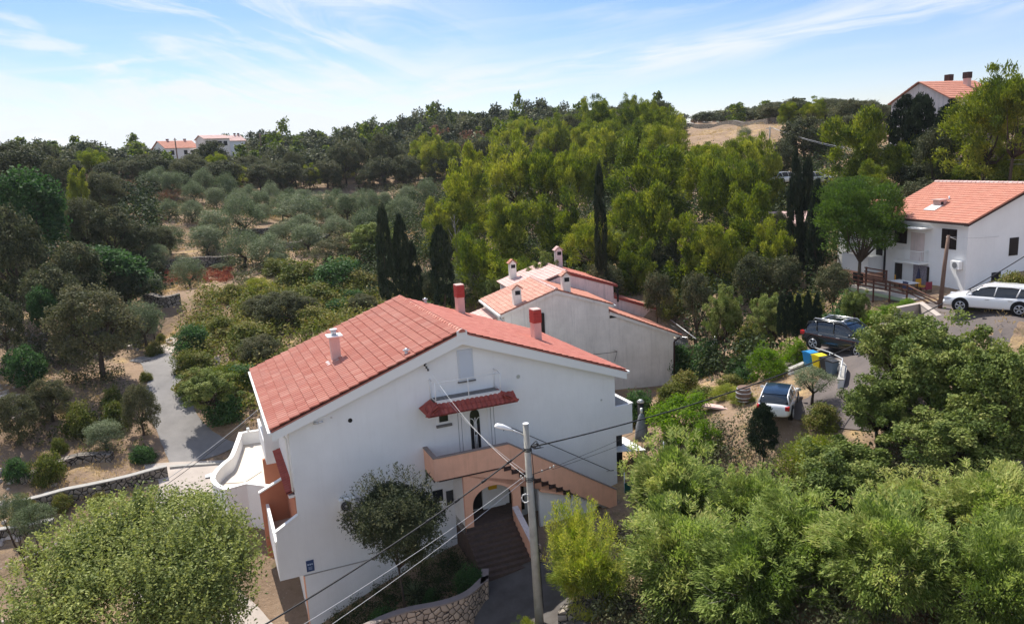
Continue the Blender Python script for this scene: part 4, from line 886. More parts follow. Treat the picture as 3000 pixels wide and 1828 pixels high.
        for x in ax_:
            y0, y1 = s_ * (Wd_ - .20), s_ * (Wd_ + .012)
            t = MB(); t.tube([(x, y0, rw_ + .03), (x, s_ * (Wd_ + .004), rw_ + .03)], rw_ + .075, 24); t.build('wheel_arch', MT['rubber'], r_)
            t = MB(); t.tube([(x, y0, rw_), (x, y1, rw_), (x, y1 + s_ * .012, rw_)], [rw_, rw_, rw_ * .93], 24); wh = t.build('wheel', MT['rubber'], r_)
            t = MB(); t.tube([(x + rw_ * .66 * math.cos(a), y1 + s_ * .016, rw_ + rw_ * .66 * math.sin(a)) for a in np.linspace(0, 2 * math.pi, 19)], .02, 5, caps=False)
            for k in range(5):
                a = 2 * math.pi * k / 5 + .3
                for da in (-.16, .16): t.tube([(x + .05 * math.cos(a), y1 + s_ * .02, rw_ + .05 * math.sin(a)), (x + rw_ * .66 * math.cos(a + da), y1 + s_ * .016, rw_ + rw_ * .66 * math.sin(a + da))], .02, 5)
            t.tube([(x, y1, rw_), (x, y1 + s_ * .03, rw_)], .055, 10); t.build('rim', MT['rim'], wh)
    MB().box(Lh - .03, -.26, .42, Lh + .012, .26, .53).build('number_plate', MT['plate'], r_); MB().box(-Lh - .012, -.26, .62, -Lh + .03, .26, .73).build('number_plate', MT['plate'], r_)
    t = MB(); t.box(Lh - .12, -.5, hood - .46, Lh - .012, .5, hood - .28); t.build('grille', MT['rubber'], r_, bevel=.02); t = MB(); t.tube([(Lh - .06, -.45, hood - .3), (Lh + .0, 0, hood - .34), (Lh - .06, .45, hood - .3)], .018, 5); t.build('grille_bar', MT['rim'], r_)
    if kind == 'suv':
        t = MB()
        for s_ in (-1, 1): t.tube([(-1.5, s_ * .62, 1.6), (-1.4, s_ * .62, 1.70), (.3, s_ * .62, 1.71), (.45, s_ * .62, 1.6)], .022, 6)
        for x in (-1.0, .15): t.tube([(x, -.62, 1.71), (x, 0, 1.75), (x, .62, 1.71)], .03, 6)
        t.build('roof_rack', MT['rim'], r_)
    return r_
def place_car(lab, rearpx, frontpx, paint, kind, wb, near, dist=None):
    a = hit(*rearpx); b = hit(*frontpx); d = b - a; L = np.linalg.norm(d[:2]); rz = math.atan2(d[1], d[0]); n = np.array([-d[1], d[0]]) / L
    c = (a + b) / 2; s = min(max(L / wb, .92), 1.12)
    cxy = c[:2] + n * near * .91 * s
    return cxy, rz, s
sp_ = hit(2474, 1030); cxy = sp_[:2]; rz = R(-56); s = 1.15; print('suv', sp_, s); zc = g1(*cxy)
SUV = car('black sport utility car with roof rack parked on the asphalt road', (cxy[0], cxy[1], zc + .07), rz, 'car_black', 'suv', s)
wpos = hit(2908, 912)
car('white estate car parked beside the white house at the right edge', (wpos[0], wpos[1], g1(wpos[0], wpos[1]) + .03), math.radians(138), 'car_white', 'estate', 1.0)
wp2 = hit(2280, 1203); z2_ = g1(wp2[0], wp2[1]); 
car('white hatchback with dark glass roof seen from behind, below the wheelie bins', (wp2[0], wp2[1], z2_ + .03), math.radians(63), 'car_white', 'hatch', 1.0)
# two cars far among the pines
for (px, py, d, rz_, pt, lb) in ((2298, 522, 100, .5, 'car_white', 'silver-white car glimpsed between the pines left of the tall cypress pair'), (2382, 522, 100, .2, 'car_white', 'pale car glimpsed between the pines right of the tall cypress pair')):
    p = wd(px, py, d); car(lb, (p[0], p[1], p[2] - .7), rz_, pt, 'estate')

# ================================================================ ROADS AND APRONS
def dn_(px, py): p = hit(px, py); return (p[0], p[1])
RP = [(398, 1062), (448, 1050), (480, 1088), (488, 1130), (488, 1175), (512, 1225), (552, 1290), (604, 1345)]
ribbon('road', [(*dn_(*p), w_) for p, w_ in zip(RP, (1.6, 2.4, 2.7, 2.9, 3.0, 3.0, 3.4, 5.2))], 4.5, 'asphalt')
ribbon('path', [dn_(458, 1050) + (2.4,), dn_(478, 1020) + (2.2,), dn_(492, 992) + (1.6,)], 2, 'apron', dz=.04)
ribbon('driveway', [(*dn_(600, 1352), 7.5), (*dn_(590, 1420), 5), (*hw(-15, 6)[:2], 4.6), (*hw(-12.6, 0)[:2], 4.6), (*hw(-12.2, -3)[:2], 4.6), (*hw(-12.0, -7)[:2], 5), (*hw(-13, -14)[:2], 5.0)], 6, 'apron', dz=.07)
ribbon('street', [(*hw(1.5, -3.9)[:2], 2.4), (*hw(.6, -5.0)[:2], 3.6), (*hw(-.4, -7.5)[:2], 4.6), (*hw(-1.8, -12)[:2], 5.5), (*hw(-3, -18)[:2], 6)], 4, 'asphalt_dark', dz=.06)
ribbon('street', [(*dn_(2420, 1250), 4.6), (*dn_(2520, 1130), 5.0), (*dn_(2560, 1030), 5.4), (*dn_(2640, 960), 5.2), (*dn_(2760, 915), 5.5), (*dn_(2940, 925), 6.0), (*dn_(3100, 940), 6)], 5, 'asphalt_red', dz=.06)
ribbon('parking_pad', [(*dn_(2440, 1010), 4.5), (*dn_(2370, 1050), 4.5), (*dn_(2330, 1085), 4.0)], 4, 'asphalt_red', dz=.085)
# ================================================================ STONE WALLS
def gwall(name, lab, pts, th, h, mt, capm=None, cat='wall', zt=None, **kw):
    r_ = root(name, lab, cat); P = smooth(pts, 6) if len(pts) > 2 else [tuple(np.array(pts[0]) + (np.array(pts[1]) - np.array(pts[0])) * k / 12) for k in range(13)]
    Z = [g1(*p) for p in P]; top = [z_ + h for z_ in Z] if zt is None else [zt] * len(P)
    wallstrip('masonry', P, th, lambda i: Z[i] - .8, lambda i: top[i], mt, r_)
    if capm is not None: wallstrip('coping', P, th + .06, lambda i: top[i] + .003, lambda i: top[i] + .07, capm, r_)
    return r_
W1 = [hw(-.95, -4.35)[:2], hw(-1.3, -5.2)[:2], wz(1415, 1700, 2.5)[:2], wz(1370, 1742, 2.45)[:2], wz(1300, 1772, 2.4)[:2], wz(1200, 1795, 2.35)[:2], wz(1127, 1822, 2.3)[:2], wz(1040, 1870, 2.2)[:2]]
gwall('planter_wall', 'curved retaining wall of pale irregular stones beside the entrance steps', [tuple(p) for p in W1], .3, 0, MT['cobble_wall'], MT['parapet_cap'], zt=2.5)
def pw(*px): return [dn_(*p) for p in px]
gwall('retaining_wall', 'long low stone wall with grey coping left of the concrete driveway', pw((492, 1395), (400, 1420), (280, 1448), (160, 1475), (60, 1500)), .4, .7, MT['dry_stone'], MT['concrete'])
gwall('retaining_wall', 'second low wall below the olive saplings at the left edge', pw((160, 1545), (80, 1560), (-40, 1580)), .35, .5, MT['dry_stone'], MT['concrete'])
gwall('dry_stone_wall', 'rough dry stone terrace wall on the bare slope at left', pw((60, 1410), (140, 1385), (230, 1350), (330, 1345)), .7, .45, MT['dry_stone'])
gwall('dry_stone_wall', 'dark dry stone terrace wall above the red field', pw((430, 795), (520, 785), (600, 778), (690, 775)), .8, 1.1, MT['dry_stone'])
gwall('dry_stone_wall', 'dark stone band standing in for a shadow below the red field', pw((430, 885), (480, 895), (530, 885)), .8, .9, MT['dry_stone'])  # wall-shaped strip takes the place of a dark shadow on the slope
gwall('dry_stone_wall', 'dark terrace wall under the middle olive rows', pw((690, 685), (770, 690), (860, 668)), .8, 1.0, MT['dry_stone'])
gwall('dry_stone_wall', 'low terrace wall right of the middle olive rows', pw((800, 735), (880, 730), (960, 705)), .8, 1.0, MT['dry_stone'])
gwall('dry_stone_wall', 'long stone wall across the tan field at upper right', pw((2010, 372), (2150, 366), (2300, 360), (2440, 355)), .8, 1.0, MT['dry_stone'])
gwall('dry_stone_wall', 'stone heap wall at the bottom edge right of the pole', pw((1640, 1822), (1750, 1800), (1850, 1780)), .6, .6, MT['dry_stone'])
# driveway threshold and drain
t = MB(); a, b = np.array(dn_(498, 1372)), np.array(dn_(690, 1352)); pts = [(a + (b - a) * k / 20) for k in range(21)]
wallstrip('threshold', pts, .35, lambda i: g1(*pts[i]) + .0, lambda i: g1(*pts[i]) + .16, MT['concrete'], None); o = bpy.data.objects['threshold']; tag(o, 'long concrete threshold strip where road meets the pale driveway', 'kerb')
p = dn_(625, 1394); mh = MB(); z_ = g1(*p); mh.box(-.5, -.35, 0, .5, .35, .03); o = mh.build('drain_cover', MT['grey_metal'], None); o.location = (p[0], p[1], z_ + .09); o.rotation_euler = (0, 0, YAW); tag(o, 'grey rectangular drain cover in the pale driveway by the terrace', 'drain cover')
# garden wall, railing and bins by the road
def zwd(px, py, d): return wd(px, py, d)
A_ = wd(2318, 1085, 45.2); B_ = wd(2362, 1077, 46); 
gwall('retaining_wall', 'white low wall under the wheelie bins', pw((2312, 1098), (2355, 1080)), .3, .35, MT['white_plaster'], MT['concrete'])
gwall('retaining_wall', 'white retaining wall at the road corner right of the bins', pw((2450, 1080), (2470, 1100), (2462, 1140)), .3, .5, MT['white_plaster'], MT['concrete'])
rl = root('guard_railing', 'grey tube guard railing curving round the bins at the roadside', 'railing')
rp = [(2310, 1000), (2375, 1015), (2430, 1035), (2467, 1055), (2462, 1090)]; gp = []
for (x, y) in rp: q = hit(x, y + 42); gp.append(np.array([q[0], q[1], g1(q[0], q[1])]))
t = MB(); t.tube([tuple(q + [0, 0, .95]) for q in gp], .035, 7); t.build('top_rail', MT['galv'], rl)
for q in gp[1:]: t = MB(); t.tube([tuple(q), tuple(q + [0, 0, .95])], .03, 7); t.build('post', MT['galv'], rl)
mat('bin_blue', (.02, .22, .50), .5, .4); mat('bin_yellow', (.75, .60, .02), .5, .4); mat('bin_dark', (.03, .032, .035), .5, .4); mat('bin_body', (.10, .14, .18), .6, .3)
def wbin(px, py, lidm, bodym, lab, s=1.0, d=45.5):
    p = hit(px, py); r_ = root('wheelie_bin', lab, 'bin', (p[0], p[1], g1(p[0], p[1]) + .05), .35, group='wheelie bins by the guard railing', scale=(s,) * 3)
    t = MB(); v = []
    for z_, a, b in ((.06, .23, .26), (1.0, .31, .38)): v += [(-a, -b, z_), (a, -b, z_), (a, b, z_), (-a, b, z_)]
    t.add(v, [(0, 3, 2, 1), (4, 5, 6, 7), (0, 1, 5, 4), (1, 2, 6, 5), (2, 3, 7, 6), (3, 0, 4, 7)]); t.build('body', MT[bodym], r_, bevel=.03)
    t = MB(); t.prism([(-.42, 1.0), (.42, 1.0), (.44, 1.06), (.1, 1.15), (-.42, 1.1)], -.34, .34, 'u'); t.build('lid', MT[lidm], r_, bevel=.02)
    for s_ in (-1, 1): t = MB(); t.tube([(s_ * .24, .3, .1), (s_ * .3, .3, .1)], .1, 14); t.build('wheel', MT['rubber'], r_)
wbin(2372, 1078, 'bin_blue', 'bin_blue', 'wheelie bin with light blue lid and body', .92)
wbin(2398, 1086, 'bin_yellow', 'bin_yellow', 'wheelie bin with yellow lid and body', .88)
wbin(2420, 1092, 'bin_dark', 'bin_dark', 'black wheelie bin next to the yellow one', .82)
wbin(2436, 1100, 'bin_dark', 'bin_body', 'dark grey wheelie bin at the right end of the bin row', .8)
# barrel planter
p = hit(2178, 1180); r_ = root('barrel', 'old wooden barrel with hoops holding a plant, left of the white hatchback', 'barrel', (p[0], p[1], g1(p[0], p[1])), 0)
t = MB(); t.tube([(0, 0, 0), (0, 0, .25), (0, 0, .5), (0, 0, .75), (0, 0, 1.0)], [.33, .41, .44, .41, .35], 18); t.build('staves', MT['pole_wood'], r_)
for z_, rr_ in ((.15, .385), (.36, .435), (.64, .435), (.86, .385)): t = MB(); t.tube([(0, 0, z_), (0, 0, z_ + .05)], rr_ + .012, 18); t.build('hoop', MT['galv'], r_)
# terracotta slab stack / pale edging
p = hit(2105, 1195); r_ = MB(); r_.box(-.9, -.3, 0, .9, .3, .12); o = r_.build('timber_stack', MT['chimney_pink'], None, bevel=.02); o.location = (p[0], p[1], g1(p[0], p[1])); o.rotation_euler = (0, 0, -.6); tag(o, 'flat pinkish slab lying at the edge of the sandy yard', 'slab')
# closed parasol
p = wd(1880, 1262, 46); r_ = root('parasol', 'closed grey garden parasol standing right of the big house', 'parasol', (p[0], p[1], p[2] - 1.6), 0)
t = MB(); t.cyl(0, 0, 0, 3.05, .03, seg=8); t.build('pole', MT['galv'], r_); t = MB(); t.tube([(0, 0, 1.0), (0, 0, 1.1), (0, 0, 1.9), (0, 0, 2.6), (0, 0, 2.8)], [.42, .45, .36, .18, .05], 10); t.build('canopy', MT['umbrella_grey'], r_); t = MB(); t.cyl(0, 0, 0, .08, .3); t.build('base', MT['concrete'], r_); t = MB(); t.cyl(0, 0, 2.8, 3.1, .09, .07, 8); t.build('finial', MT['canopy_white'], r_)
p = wd(1877, 1200, 48); r_ = root('flue_pipe', 'black chimney pipe with pale cap between big house and hedge', 'pipe', (p[0], p[1], p[2] - 3.4), 0)
t = MB(); t.cyl(0, 0, 0, 3.9, .2, seg=12); t.build('pipe', MT['dark'], r_); t = MB(); t.cyl(0, 0, 3.9, 4.0, .24, .24, 12); t.cyl(0, 0, 4.0, 4.1, .24, .08, 12); t.build('cap', MT['galv'], r_)
# green shade net
nt_ = root('shade_net', 'dark green shade netting stretched behind the feathery shrubs', 'netting')
a, b, c = wd(1830, 1420, 41), wd(1945, 1330, 42.5), wd(2060, 1290, 44)
for (x, y) in ((a, b), (b, c)):
    zg = min(x[2], y[2]); wallstrip('net', [x[:2], y[:2]], .04, zg - 2.0, zg + .1, MT['green_net'], nt_)
for q in (a, b, c): t = MB(); t.cyl(q[0], q[1] + .05, q[2] - 2.3, q[2] + .75, .035, seg=8); t.build('post', MT['galv'], nt_)
# ================================================================ VEGETATION
def leafmat(name, cols, trans=.28, rough=.7, spec=.18, ov=.35): tint_mat(name, cols, rough=rough, spec=spec, trans=trans, objvar=ov)
leafmat('lf_oak', [(.030, .042, .020), (.060, .072, .032), (.098, .105, .048), (.15, .14, .07)], trans=.2)
leafmat('lf_holm', [(.045, .052, .024), (.075, .083, .036), (.105, .108, .05), (.14, .13, .065)], trans=.25)
leafmat('lf_pine', [(.055, .085, .016), (.115, .15, .022), (.20, .235, .034), (.32, .32, .06)], trans=.34, ov=.6, rough=.65)
leafmat('lf_umbrella', [(.045, .082, .018), (.078, .13, .024), (.12, .185, .036)], trans=.3)
leafmat('lf_cypress', [(.008, .016, .008), (.014, .027, .012), (.026, .040, .020), (.040, .052, .026)], trans=.1)
leafmat('lf_olive', [(.070, .100, .045), (.115, .150, .072), (.17, .20, .11), (.25, .27, .17)], trans=.25)
leafmat('lf_shrub', [(.055, .080, .014), (.10, .125, .022), (.165, .175, .04), (.24, .20, .07)], trans=.25)
leafmat('lf_broad', [(.060, .090, .022), (.11, .150, .034), (.18, .22, .055), (.27, .28, .09)], trans=.22)
leafmat('lf_bright', [(.075, .14, .012), (.13, .22, .02), (.21, .31, .035)], trans=.45)
leafmat('lf_acacia', [(.10, .15, .036), (.195, .26, .062), (.31, .37, .11), (.42, .42, .15)], trans=.38, rough=.6, spec=.15, ov=.7)
leafmat('lf_acacia_y', [(.09, .14, .025), (.17, .23, .04), (.27, .32, .055), (.38, .37, .08)], trans=.45)
leafmat('lf_laurel', [(.048, .076, .022), (.11, .145, .038), (.205, .24, .062), (.34, .36, .11)], trans=.25, rough=.6, spec=.18)
leafmat('lf_fig', [(.030, .070, .022), (.052, .110, .032), (.085, .15, .05)], trans=.3)
leafmat('lf_brown', [(.13, .065, .04), (.19, .10, .06), (.21, .14, .08)], trans=.25)
leafmat('lf_red', [(.22, .065, .05), (.28, .10, .07), (.32, .17, .10)], trans=.25)
leafmat('lf_straw', [(.42, .29, .13), (.50, .37, .18), (.34, .25, .10)], trans=.25)
leafmat('lf_agave', [(.06, .09, .04), (.22, .24, .12)], trans=.15)
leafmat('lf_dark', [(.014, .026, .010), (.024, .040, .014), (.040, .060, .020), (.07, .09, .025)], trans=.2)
def leaves(r_, C, rad, nper, ll, lw, mode, squash=.8, up=.25, jit=.35):
    """C clump centres, rad clump radii -> rhombic leaves scattered through the outer part of every clump"""
    nc = len(C); n = nc * nper; idx = np.repeat(np.arange(nc), nper)
    d = r_.normal(size=(n, 3)); d[:, 2] += up; d /= np.linalg.norm(d, axis=1)[:, None]
    rr = (.35 + .65 * r_.random(n) ** .45) * (1 + .18 * r_.normal(size=n))
    P = C[idx] + d * (rr * rad[idx])[:, None] * np.array([1, 1, squash])
    out = C[idx] * .9 + d * rad[idx][:, None]; out /= np.linalg.norm(out, axis=1)[:, None] + 1e-6
    rn = r_.normal(size=(n, 3))
    if mode == 'needle': t = out * .5 + np.array([0, 0, .55]) + rn * .45; nn = np.cross(t, r_.normal(size=(n, 3)))
    elif mode == 'frond': t = out * .8 + np.array([0, 0, .15]) + rn * .35; nn = np.array([0, 0, 1.]) + rn * .35
    else: nn = out * .5 + np.array([0, 0, .45]) + rn * .75; t = np.cross(nn, r_.normal(size=(n, 3)))
    t /= np.linalg.norm(t, axis=1)[:, None] + 1e-9
    b = np.cross(nn, t); b /= np.linalg.norm(b, axis=1)[:, None] + 1e-9
    s = (.6 + .8 * r_.random(n))[:, None]
    V = np.stack([P - t * s * ll / 2, P + b * s * lw / 2, P + t * s * ll / 2, P - b * s * lw / 2], 1).reshape(-1, 3)
    Fq = np.arange(n * 4).reshape(-1, 4)
    ct = r_.random(nc); tint = np.clip(.5 + (ct[idx] - .5) * .75 + r_.normal(size=n) * jit * .45, 0, 1)
    return V, Fq, tint
def lobes(r_, n=9):
    D = r_.normal(size=(n, 3)); D /= np.linalg.norm(D, axis=1)[:, None]; A = r_.uniform(-.22, .22, n)
    return lambda d: 1 + (np.maximum(d @ D.T - .55, 0) / .45 * A).sum(1)
def centres(r_, shape, nc, cr):
    lb = lobes(r_)
    if shape == 'round':
        d = r_.normal(size=(nc, 3)); d[:, 2] = np.abs(d[:, 2]) * np.where(r_.random(nc) < .72, 1, -.75); d /= np.linalg.norm(d, axis=1)[:, None]
        rr = (1 - cr) * (.42 + .58 * r_.random(nc) ** .35); C = d * (rr * lb(d))[:, None]
    elif shape == 'lumpy2':
        d = r_.normal(size=(nc, 3)); d[:, 2] = np.abs(d[:, 2]) * np.where(r_.random(nc) < .7, 1, -.8); d /= np.linalg.norm(d, axis=1)[:, None]
        C = d * ((1 - cr) * (.45 + .55 * r_.random(nc) ** .6) * lb(d))[:, None]
    elif shape == 'lumpy':
        d = r_.normal(size=(nc, 3)); d[:, 2] = np.abs(d[:, 2]) * np.where(r_.random(nc) < .8, 1, -.7); d /= np.linalg.norm(d, axis=1)[:, None]
        C = d * ((1 - cr) * (.45 + .68 * r_.random(nc) ** .8) * lb(d))[:, None]
    elif shape == 'shrub':
        d = r_.normal(size=(nc, 3)); d[:, 2] = np.abs(d[:, 2]); d /= np.linalg.norm(d, axis=1)[:, None]
        rr = (1 - cr) * (.35 + .65 * r_.random(nc) ** .4); C = d * (rr * lb(d))[:, None]; C[:, 2] = C[:, 2] * 1.6 - .85
    elif shape == 'column':
        z = r_.uniform(-1, .97, nc); a = r_.uniform(0, 2 * np.pi, nc); R_ = .72 * np.clip(1 - ((z + .25) / 1.25) ** 2 * np.where(z > -.25, 1, .12), .02, 1) ** .7 * (1 + .12 * np.sin(3 * a + 5 * z)); C = np.stack([R_ * np.cos(a), R_ * np.sin(a), z * .96], 1)
    elif shape == 'cone':
        z = r_.uniform(-1, .95, nc); a = r_.uniform(0, 2 * np.pi, nc); R_ = .85 * (1 - (z + 1) / 2) ** .75 * (.6 + .4 * r_.random(nc)) + .04; C = np.stack([R_ * np.cos(a), R_ * np.sin(a), z], 1)
    elif shape == 'pine2':
        nl_ = 3 + int(r_.integers(0, 2)); A_ = np.arange(nl_) * 2 * np.pi / nl_ + r_.uniform(-.6, .6, nl_); Rl = r_.uniform(.3, .6, nl_); hl = r_.uniform(.45, 1.0, nl_); hl[0] = 1.0; Rl[0] = .2; sl_ = r_.uniform(.42, .68, nl_)
        k = r_.integers(0, nl_, nc); t_ = r_.random(nc); z = -.85 + (hl[k] * .9 + .85) * t_; a = r_.uniform(0, 2 * np.pi, nc); R_ = sl_[k] * np.clip(1.04 - t_, .03, 1) ** .42 * (.4 + .6 * r_.random(nc)) * np.where(t_ < .3, .9, 1)
        C = np.stack([Rl[k] * np.cos(A_[k]) * (.5 + .5 * t_) + R_ * np.cos(a), Rl[k] * np.sin(A_[k]) * (.5 + .5 * t_) + R_ * np.sin(a), z + r_.normal(size=nc) * .05], 1)
    elif shape == 'pine':
        z = r_.uniform(-.95, .92, nc); a = r_.uniform(0, 2 * np.pi, nc); k = r_.integers(0, 9, nc); a = a * .35 + k * .7 + r_.normal(size=nc) * .15
        env = np.where(z > -.35, np.clip((.97 - z) / 1.32, .02, 1) ** .62, .8 + .2 * (z + 1) / .65); R_ = (1 - cr) * env * (.35 + .65 * r_.random(nc) ** .5) * (.75 + .35 * np.sin(k * 2.3 + z * 4)); C = np.stack([R_ * np.cos(a), R_ * np.sin(a), z * .92 + .1 * R_], 1)
    elif shape == 'umbrella':
        a = r_.uniform(0, 2 * np.pi, nc); R_ = (1 - cr * .7) * r_.random(nc) ** .55; C = np.stack([R_ * np.cos(a), R_ * np.sin(a), .95 * np.sqrt(np.clip(1 - R_ ** 2, 0, 1)) * r_.uniform(.25, 1, nc) ** .7 - .45 + .22 * r_.normal(size=nc) + .2 * np.sin(2 * a)], 1)
    elif shape == 'open':
        d = r_.normal(size=(nc, 3)); d[:, 2] = np.abs(d[:, 2]) * np.where(r_.random(nc) < .7, 1, -.6); d /= np.linalg.norm(d, axis=1)[:, None]; C = d * ((1 - cr) * (.3 + .7 * r_.random(nc) ** .6) * (1 + .35 * r_.normal(size=nc) * .5))[:, None]
    return C
CROWN = {}; TRUNK = {}
def crown(key, seed, shape, nc, cr, nper, ll, lw, mt, mode='leaf', squash=.8, up=.25, jit=.35, extra=None):
    r_ = np.random.default_rng(seed); C = centres(r_, shape, nc, cr)
    rad = cr * (.7 + .6 * r_.random(nc))
    if shape in ('column',): rad = rad * np.clip(1.2 - np.abs(C[:, 2]) * .5, .3, 1)
    if shape in ('cone', 'pine', 'pine2'): rad = rad * np.clip(1.15 - (C[:, 2] + 1) * (.33 if shape == 'cone' else .2), .3, 1.1)
    V, Fq, tint = leaves(r_, C, rad, nper, ll, lw, mode, squash, up, jit)
    if extra:       # upright shoots sticking out of the outline
        ns, nl, sl = extra; d = r_.normal(size=(ns, 3)); d[:, 2] = np.abs(d[:, 2]) + .35; d /= np.linalg.norm(d, axis=1)[:, None]
        base = d * .93; tdir = d * .5 + np.array([0, 0, .8]) + r_.normal(size=(ns, 3)) * .18; tdir /= np.linalg.norm(tdir, axis=1)[:, None]
        k = np.repeat(np.arange(ns), nl); f = np.tile(np.linspace(0, 1, nl), ns); P = base[k] + tdir[k] * (f * sl)[:, None]
        w_ = r_.normal(size=P.shape); tt = np.cross(tdir[k], w_); tt /= np.linalg.norm(tt, axis=1)[:, None]; tt = tt * .8 + tdir[k] * .6; bb = np.cross(tt, r_.normal(size=P.shape)); bb /= np.linalg.norm(bb, axis=1)[:, None]
        V2 = np.stack([P, P + tt * ll * .5 + bb * lw * .5, P + tt * ll, P + tt * ll * .5 - bb * lw * .5], 1).reshape(-1, 3)
        Fq = np.concatenate([Fq, np.arange(len(P) * 4).reshape(-1, 4) + len(V)]); V = np.concatenate([V, V2]); tint = np.concatenate([tint, np.clip(.7 + .2 * r_.normal(size=len(P)), 0, 1)])
    CROWN.setdefault(key, []).append((npmesh(key + '_crown', V, Fq, attr=tint), C, mt, (V, Fq, tint)))
def limbs(key, C, seed, n=9, r0=.05, stems=1, mt='leafbark', lowfork=.45, twigs=0):
    """unit trunk: foot at z=0, crown centre at z=1; limbs reach clump centres (crown radius 1 sideways)"""
    r_ = random.Random(seed); t = MB(); cs = [Vector(c) for c in C]; r_.shuffle(cs)
    for s in range(stems):
        ox, oy = (r_.uniform(-.12, .12), r_.uniform(-.12, .12)) if stems > 1 else (0, 0)
        fork = Vector((ox * 2.2 + r_.uniform(-.05, .05), oy * 2.2 + r_.uniform(-.05, .05), lowfork + .15 * r_.random()))
        t.tube([(ox * .6, oy * .6, -.06), (ox, oy, lowfork * .5), tuple(fork)], [r0 * 1.35, r0, r0 * .8], 7)
        for c in cs[s::stems][:n]:
            e = Vector((c.x, c.y, max(lowfork + .1, 1 + c.z * .28))); m_ = fork.lerp(e, .5) + Vector((r_.uniform(-.06, .06), r_.uniform(-.06, .06), -.04))
            t.tube([tuple(fork), tuple(m_), tuple(e)], [r0 * .6, r0 * .36, r0 * .12], 5)
            for q in range(twigs):
                e2 = e + Vector((r_.uniform(-.3, .3), r_.uniform(-.3, .3), r_.uniform(0, .3))); t.tube([tuple(m_.lerp(e, .5)), tuple(e2)], [r0 * .2, r0 * .06], 4)
    return t
def mktrunk(key, i, **k):
    tr_ = limbs(key, CROWN[key][i][1], 7 + i, **{a: b for a, b in k.items()}); me = tr_.mesh(key + '_trunk'); me.materials.append(MT[k.get('mt', 'leafbark')]); TRUNK.setdefault(key, []).append(me)
def species(key, variants, shape, nc, cr, nper, ll, lw, mt, trunk=None, **k):
    for i in range(variants):
        crown(key, sum(map(ord, key)) * 13 + i * 101, shape, nc, cr, nper, ll, lw, mt, **k)
        CROWN[key][-1][0].materials.append(MT[mt]); mktrunk(key, i, **(trunk or {}))
# near (foreground) species
species('laurel', 1, 'lumpy2', 230, .19, 560, .027, .013, 'lf_laurel', jit=.4, up=.7, squash=1.25, extra=(420, 16, .12), trunk=dict(n=14, r0=.035, stems=3))
species('acacia', 4, 'open', 90, .19, 330, .085, .018, 'lf_acacia', mode='frond', squash=.75, up=.4, jit=.5, extra=(70, 16, .16), trunk=dict(n=12, r0=.028, stems=3, twigs=2, mt='palebark'))
species('acaciay', 2, 'open', 90, .24, 260, .10, .016, 'lf_acacia_y', mode='frond', squash=.7, up=.4, jit=.4, extra=(60, 26, .35), trunk=dict(n=9, r0=.028, stems=3, twigs=2, mt='palebark'))
species('broad', 3, 'open', 150, .15, 200, .055, .034, 'lf_broad', jit=.35, trunk=dict(n=12, r0=.05, stems=2, twigs=1))
species('darktree', 1, 'round', 110, .24, 420, .060, .020, 'lf_oak', jit=.5, extra=(90, 16, .30), trunk=dict(n=8, r0=.03))
# middle distance
species('holm', 2, 'round', 130, .18, 150, .050, .030, 'lf_holm', trunk=dict(n=12, r0=.06, twigs=1))
species('oak', 4, 'round', 110, .20, 100, .062, .042, 'lf_oak', trunk=dict(n=7, r0=.05))
species('pine', 4, 'pine2', 105, .17, 170, .075, .020, 'lf_pine', mode='needle', squash=1.05, up=.5, jit=.35, trunk=dict(n=14, r0=.045, lowfork=.55))
species('pine', 3, 'lumpy', 120, .16, 160, .075, .020, 'lf_pine', mode='needle', squash=.9, up=.5, jit=.35, trunk=dict(n=14, r0=.045, lowfork=.55))
species('umbrella', 1, 'umbrella', 130, .22, 190, .07, .022, 'lf_umbrella', mode='needle', squash=.55, trunk=dict(n=14, r0=.04, lowfork=.4))
species('cypress', 2, 'column', 120, .30, 110, .10, .05, 'lf_cypress', mode='needle', squash=.35, trunk=dict(n=1, r0=.12))
species('olive', 4, 'round', 75, .25, 110, .075, .022, 'lf_olive', jit=.4, trunk=dict(n=8, r0=.06))
species('shrub', 4, 'shrub', 65, .28, 110, .085, .045, 'lf_shrub', jit=.35, trunk=dict(n=5, r0=.03, stems=2))
species('shrubd', 3, 'shrub', 65, .28, 90, .085, .05, 'lf_fig', jit=.4, trunk=dict(n=5, r0=.03, stems=2))
species('bright', 2, 'shrub', 80, .22, 120, .07, .03, 'lf_bright', jit=.4, trunk=dict(n=5, r0=.03, stems=2))
species('yshrub', 2, 'shrub', 90, .2, 170, .07, .014, 'lf_pine', mode='needle', trunk=dict(n=5, r0=.03, stems=2))
species('dryshrub', 1, 'shrub', 60, .25, 90, .09, .015, 'lf_brown', mode='needle', trunk=dict(n=8, r0=.03, stems=3, mt='palebark', twigs=2))
species('fig', 2, 'round', 80, .24, 130, .075, .05, 'lf_fig', jit=.35, trunk=dict(n=8, r0=.05))
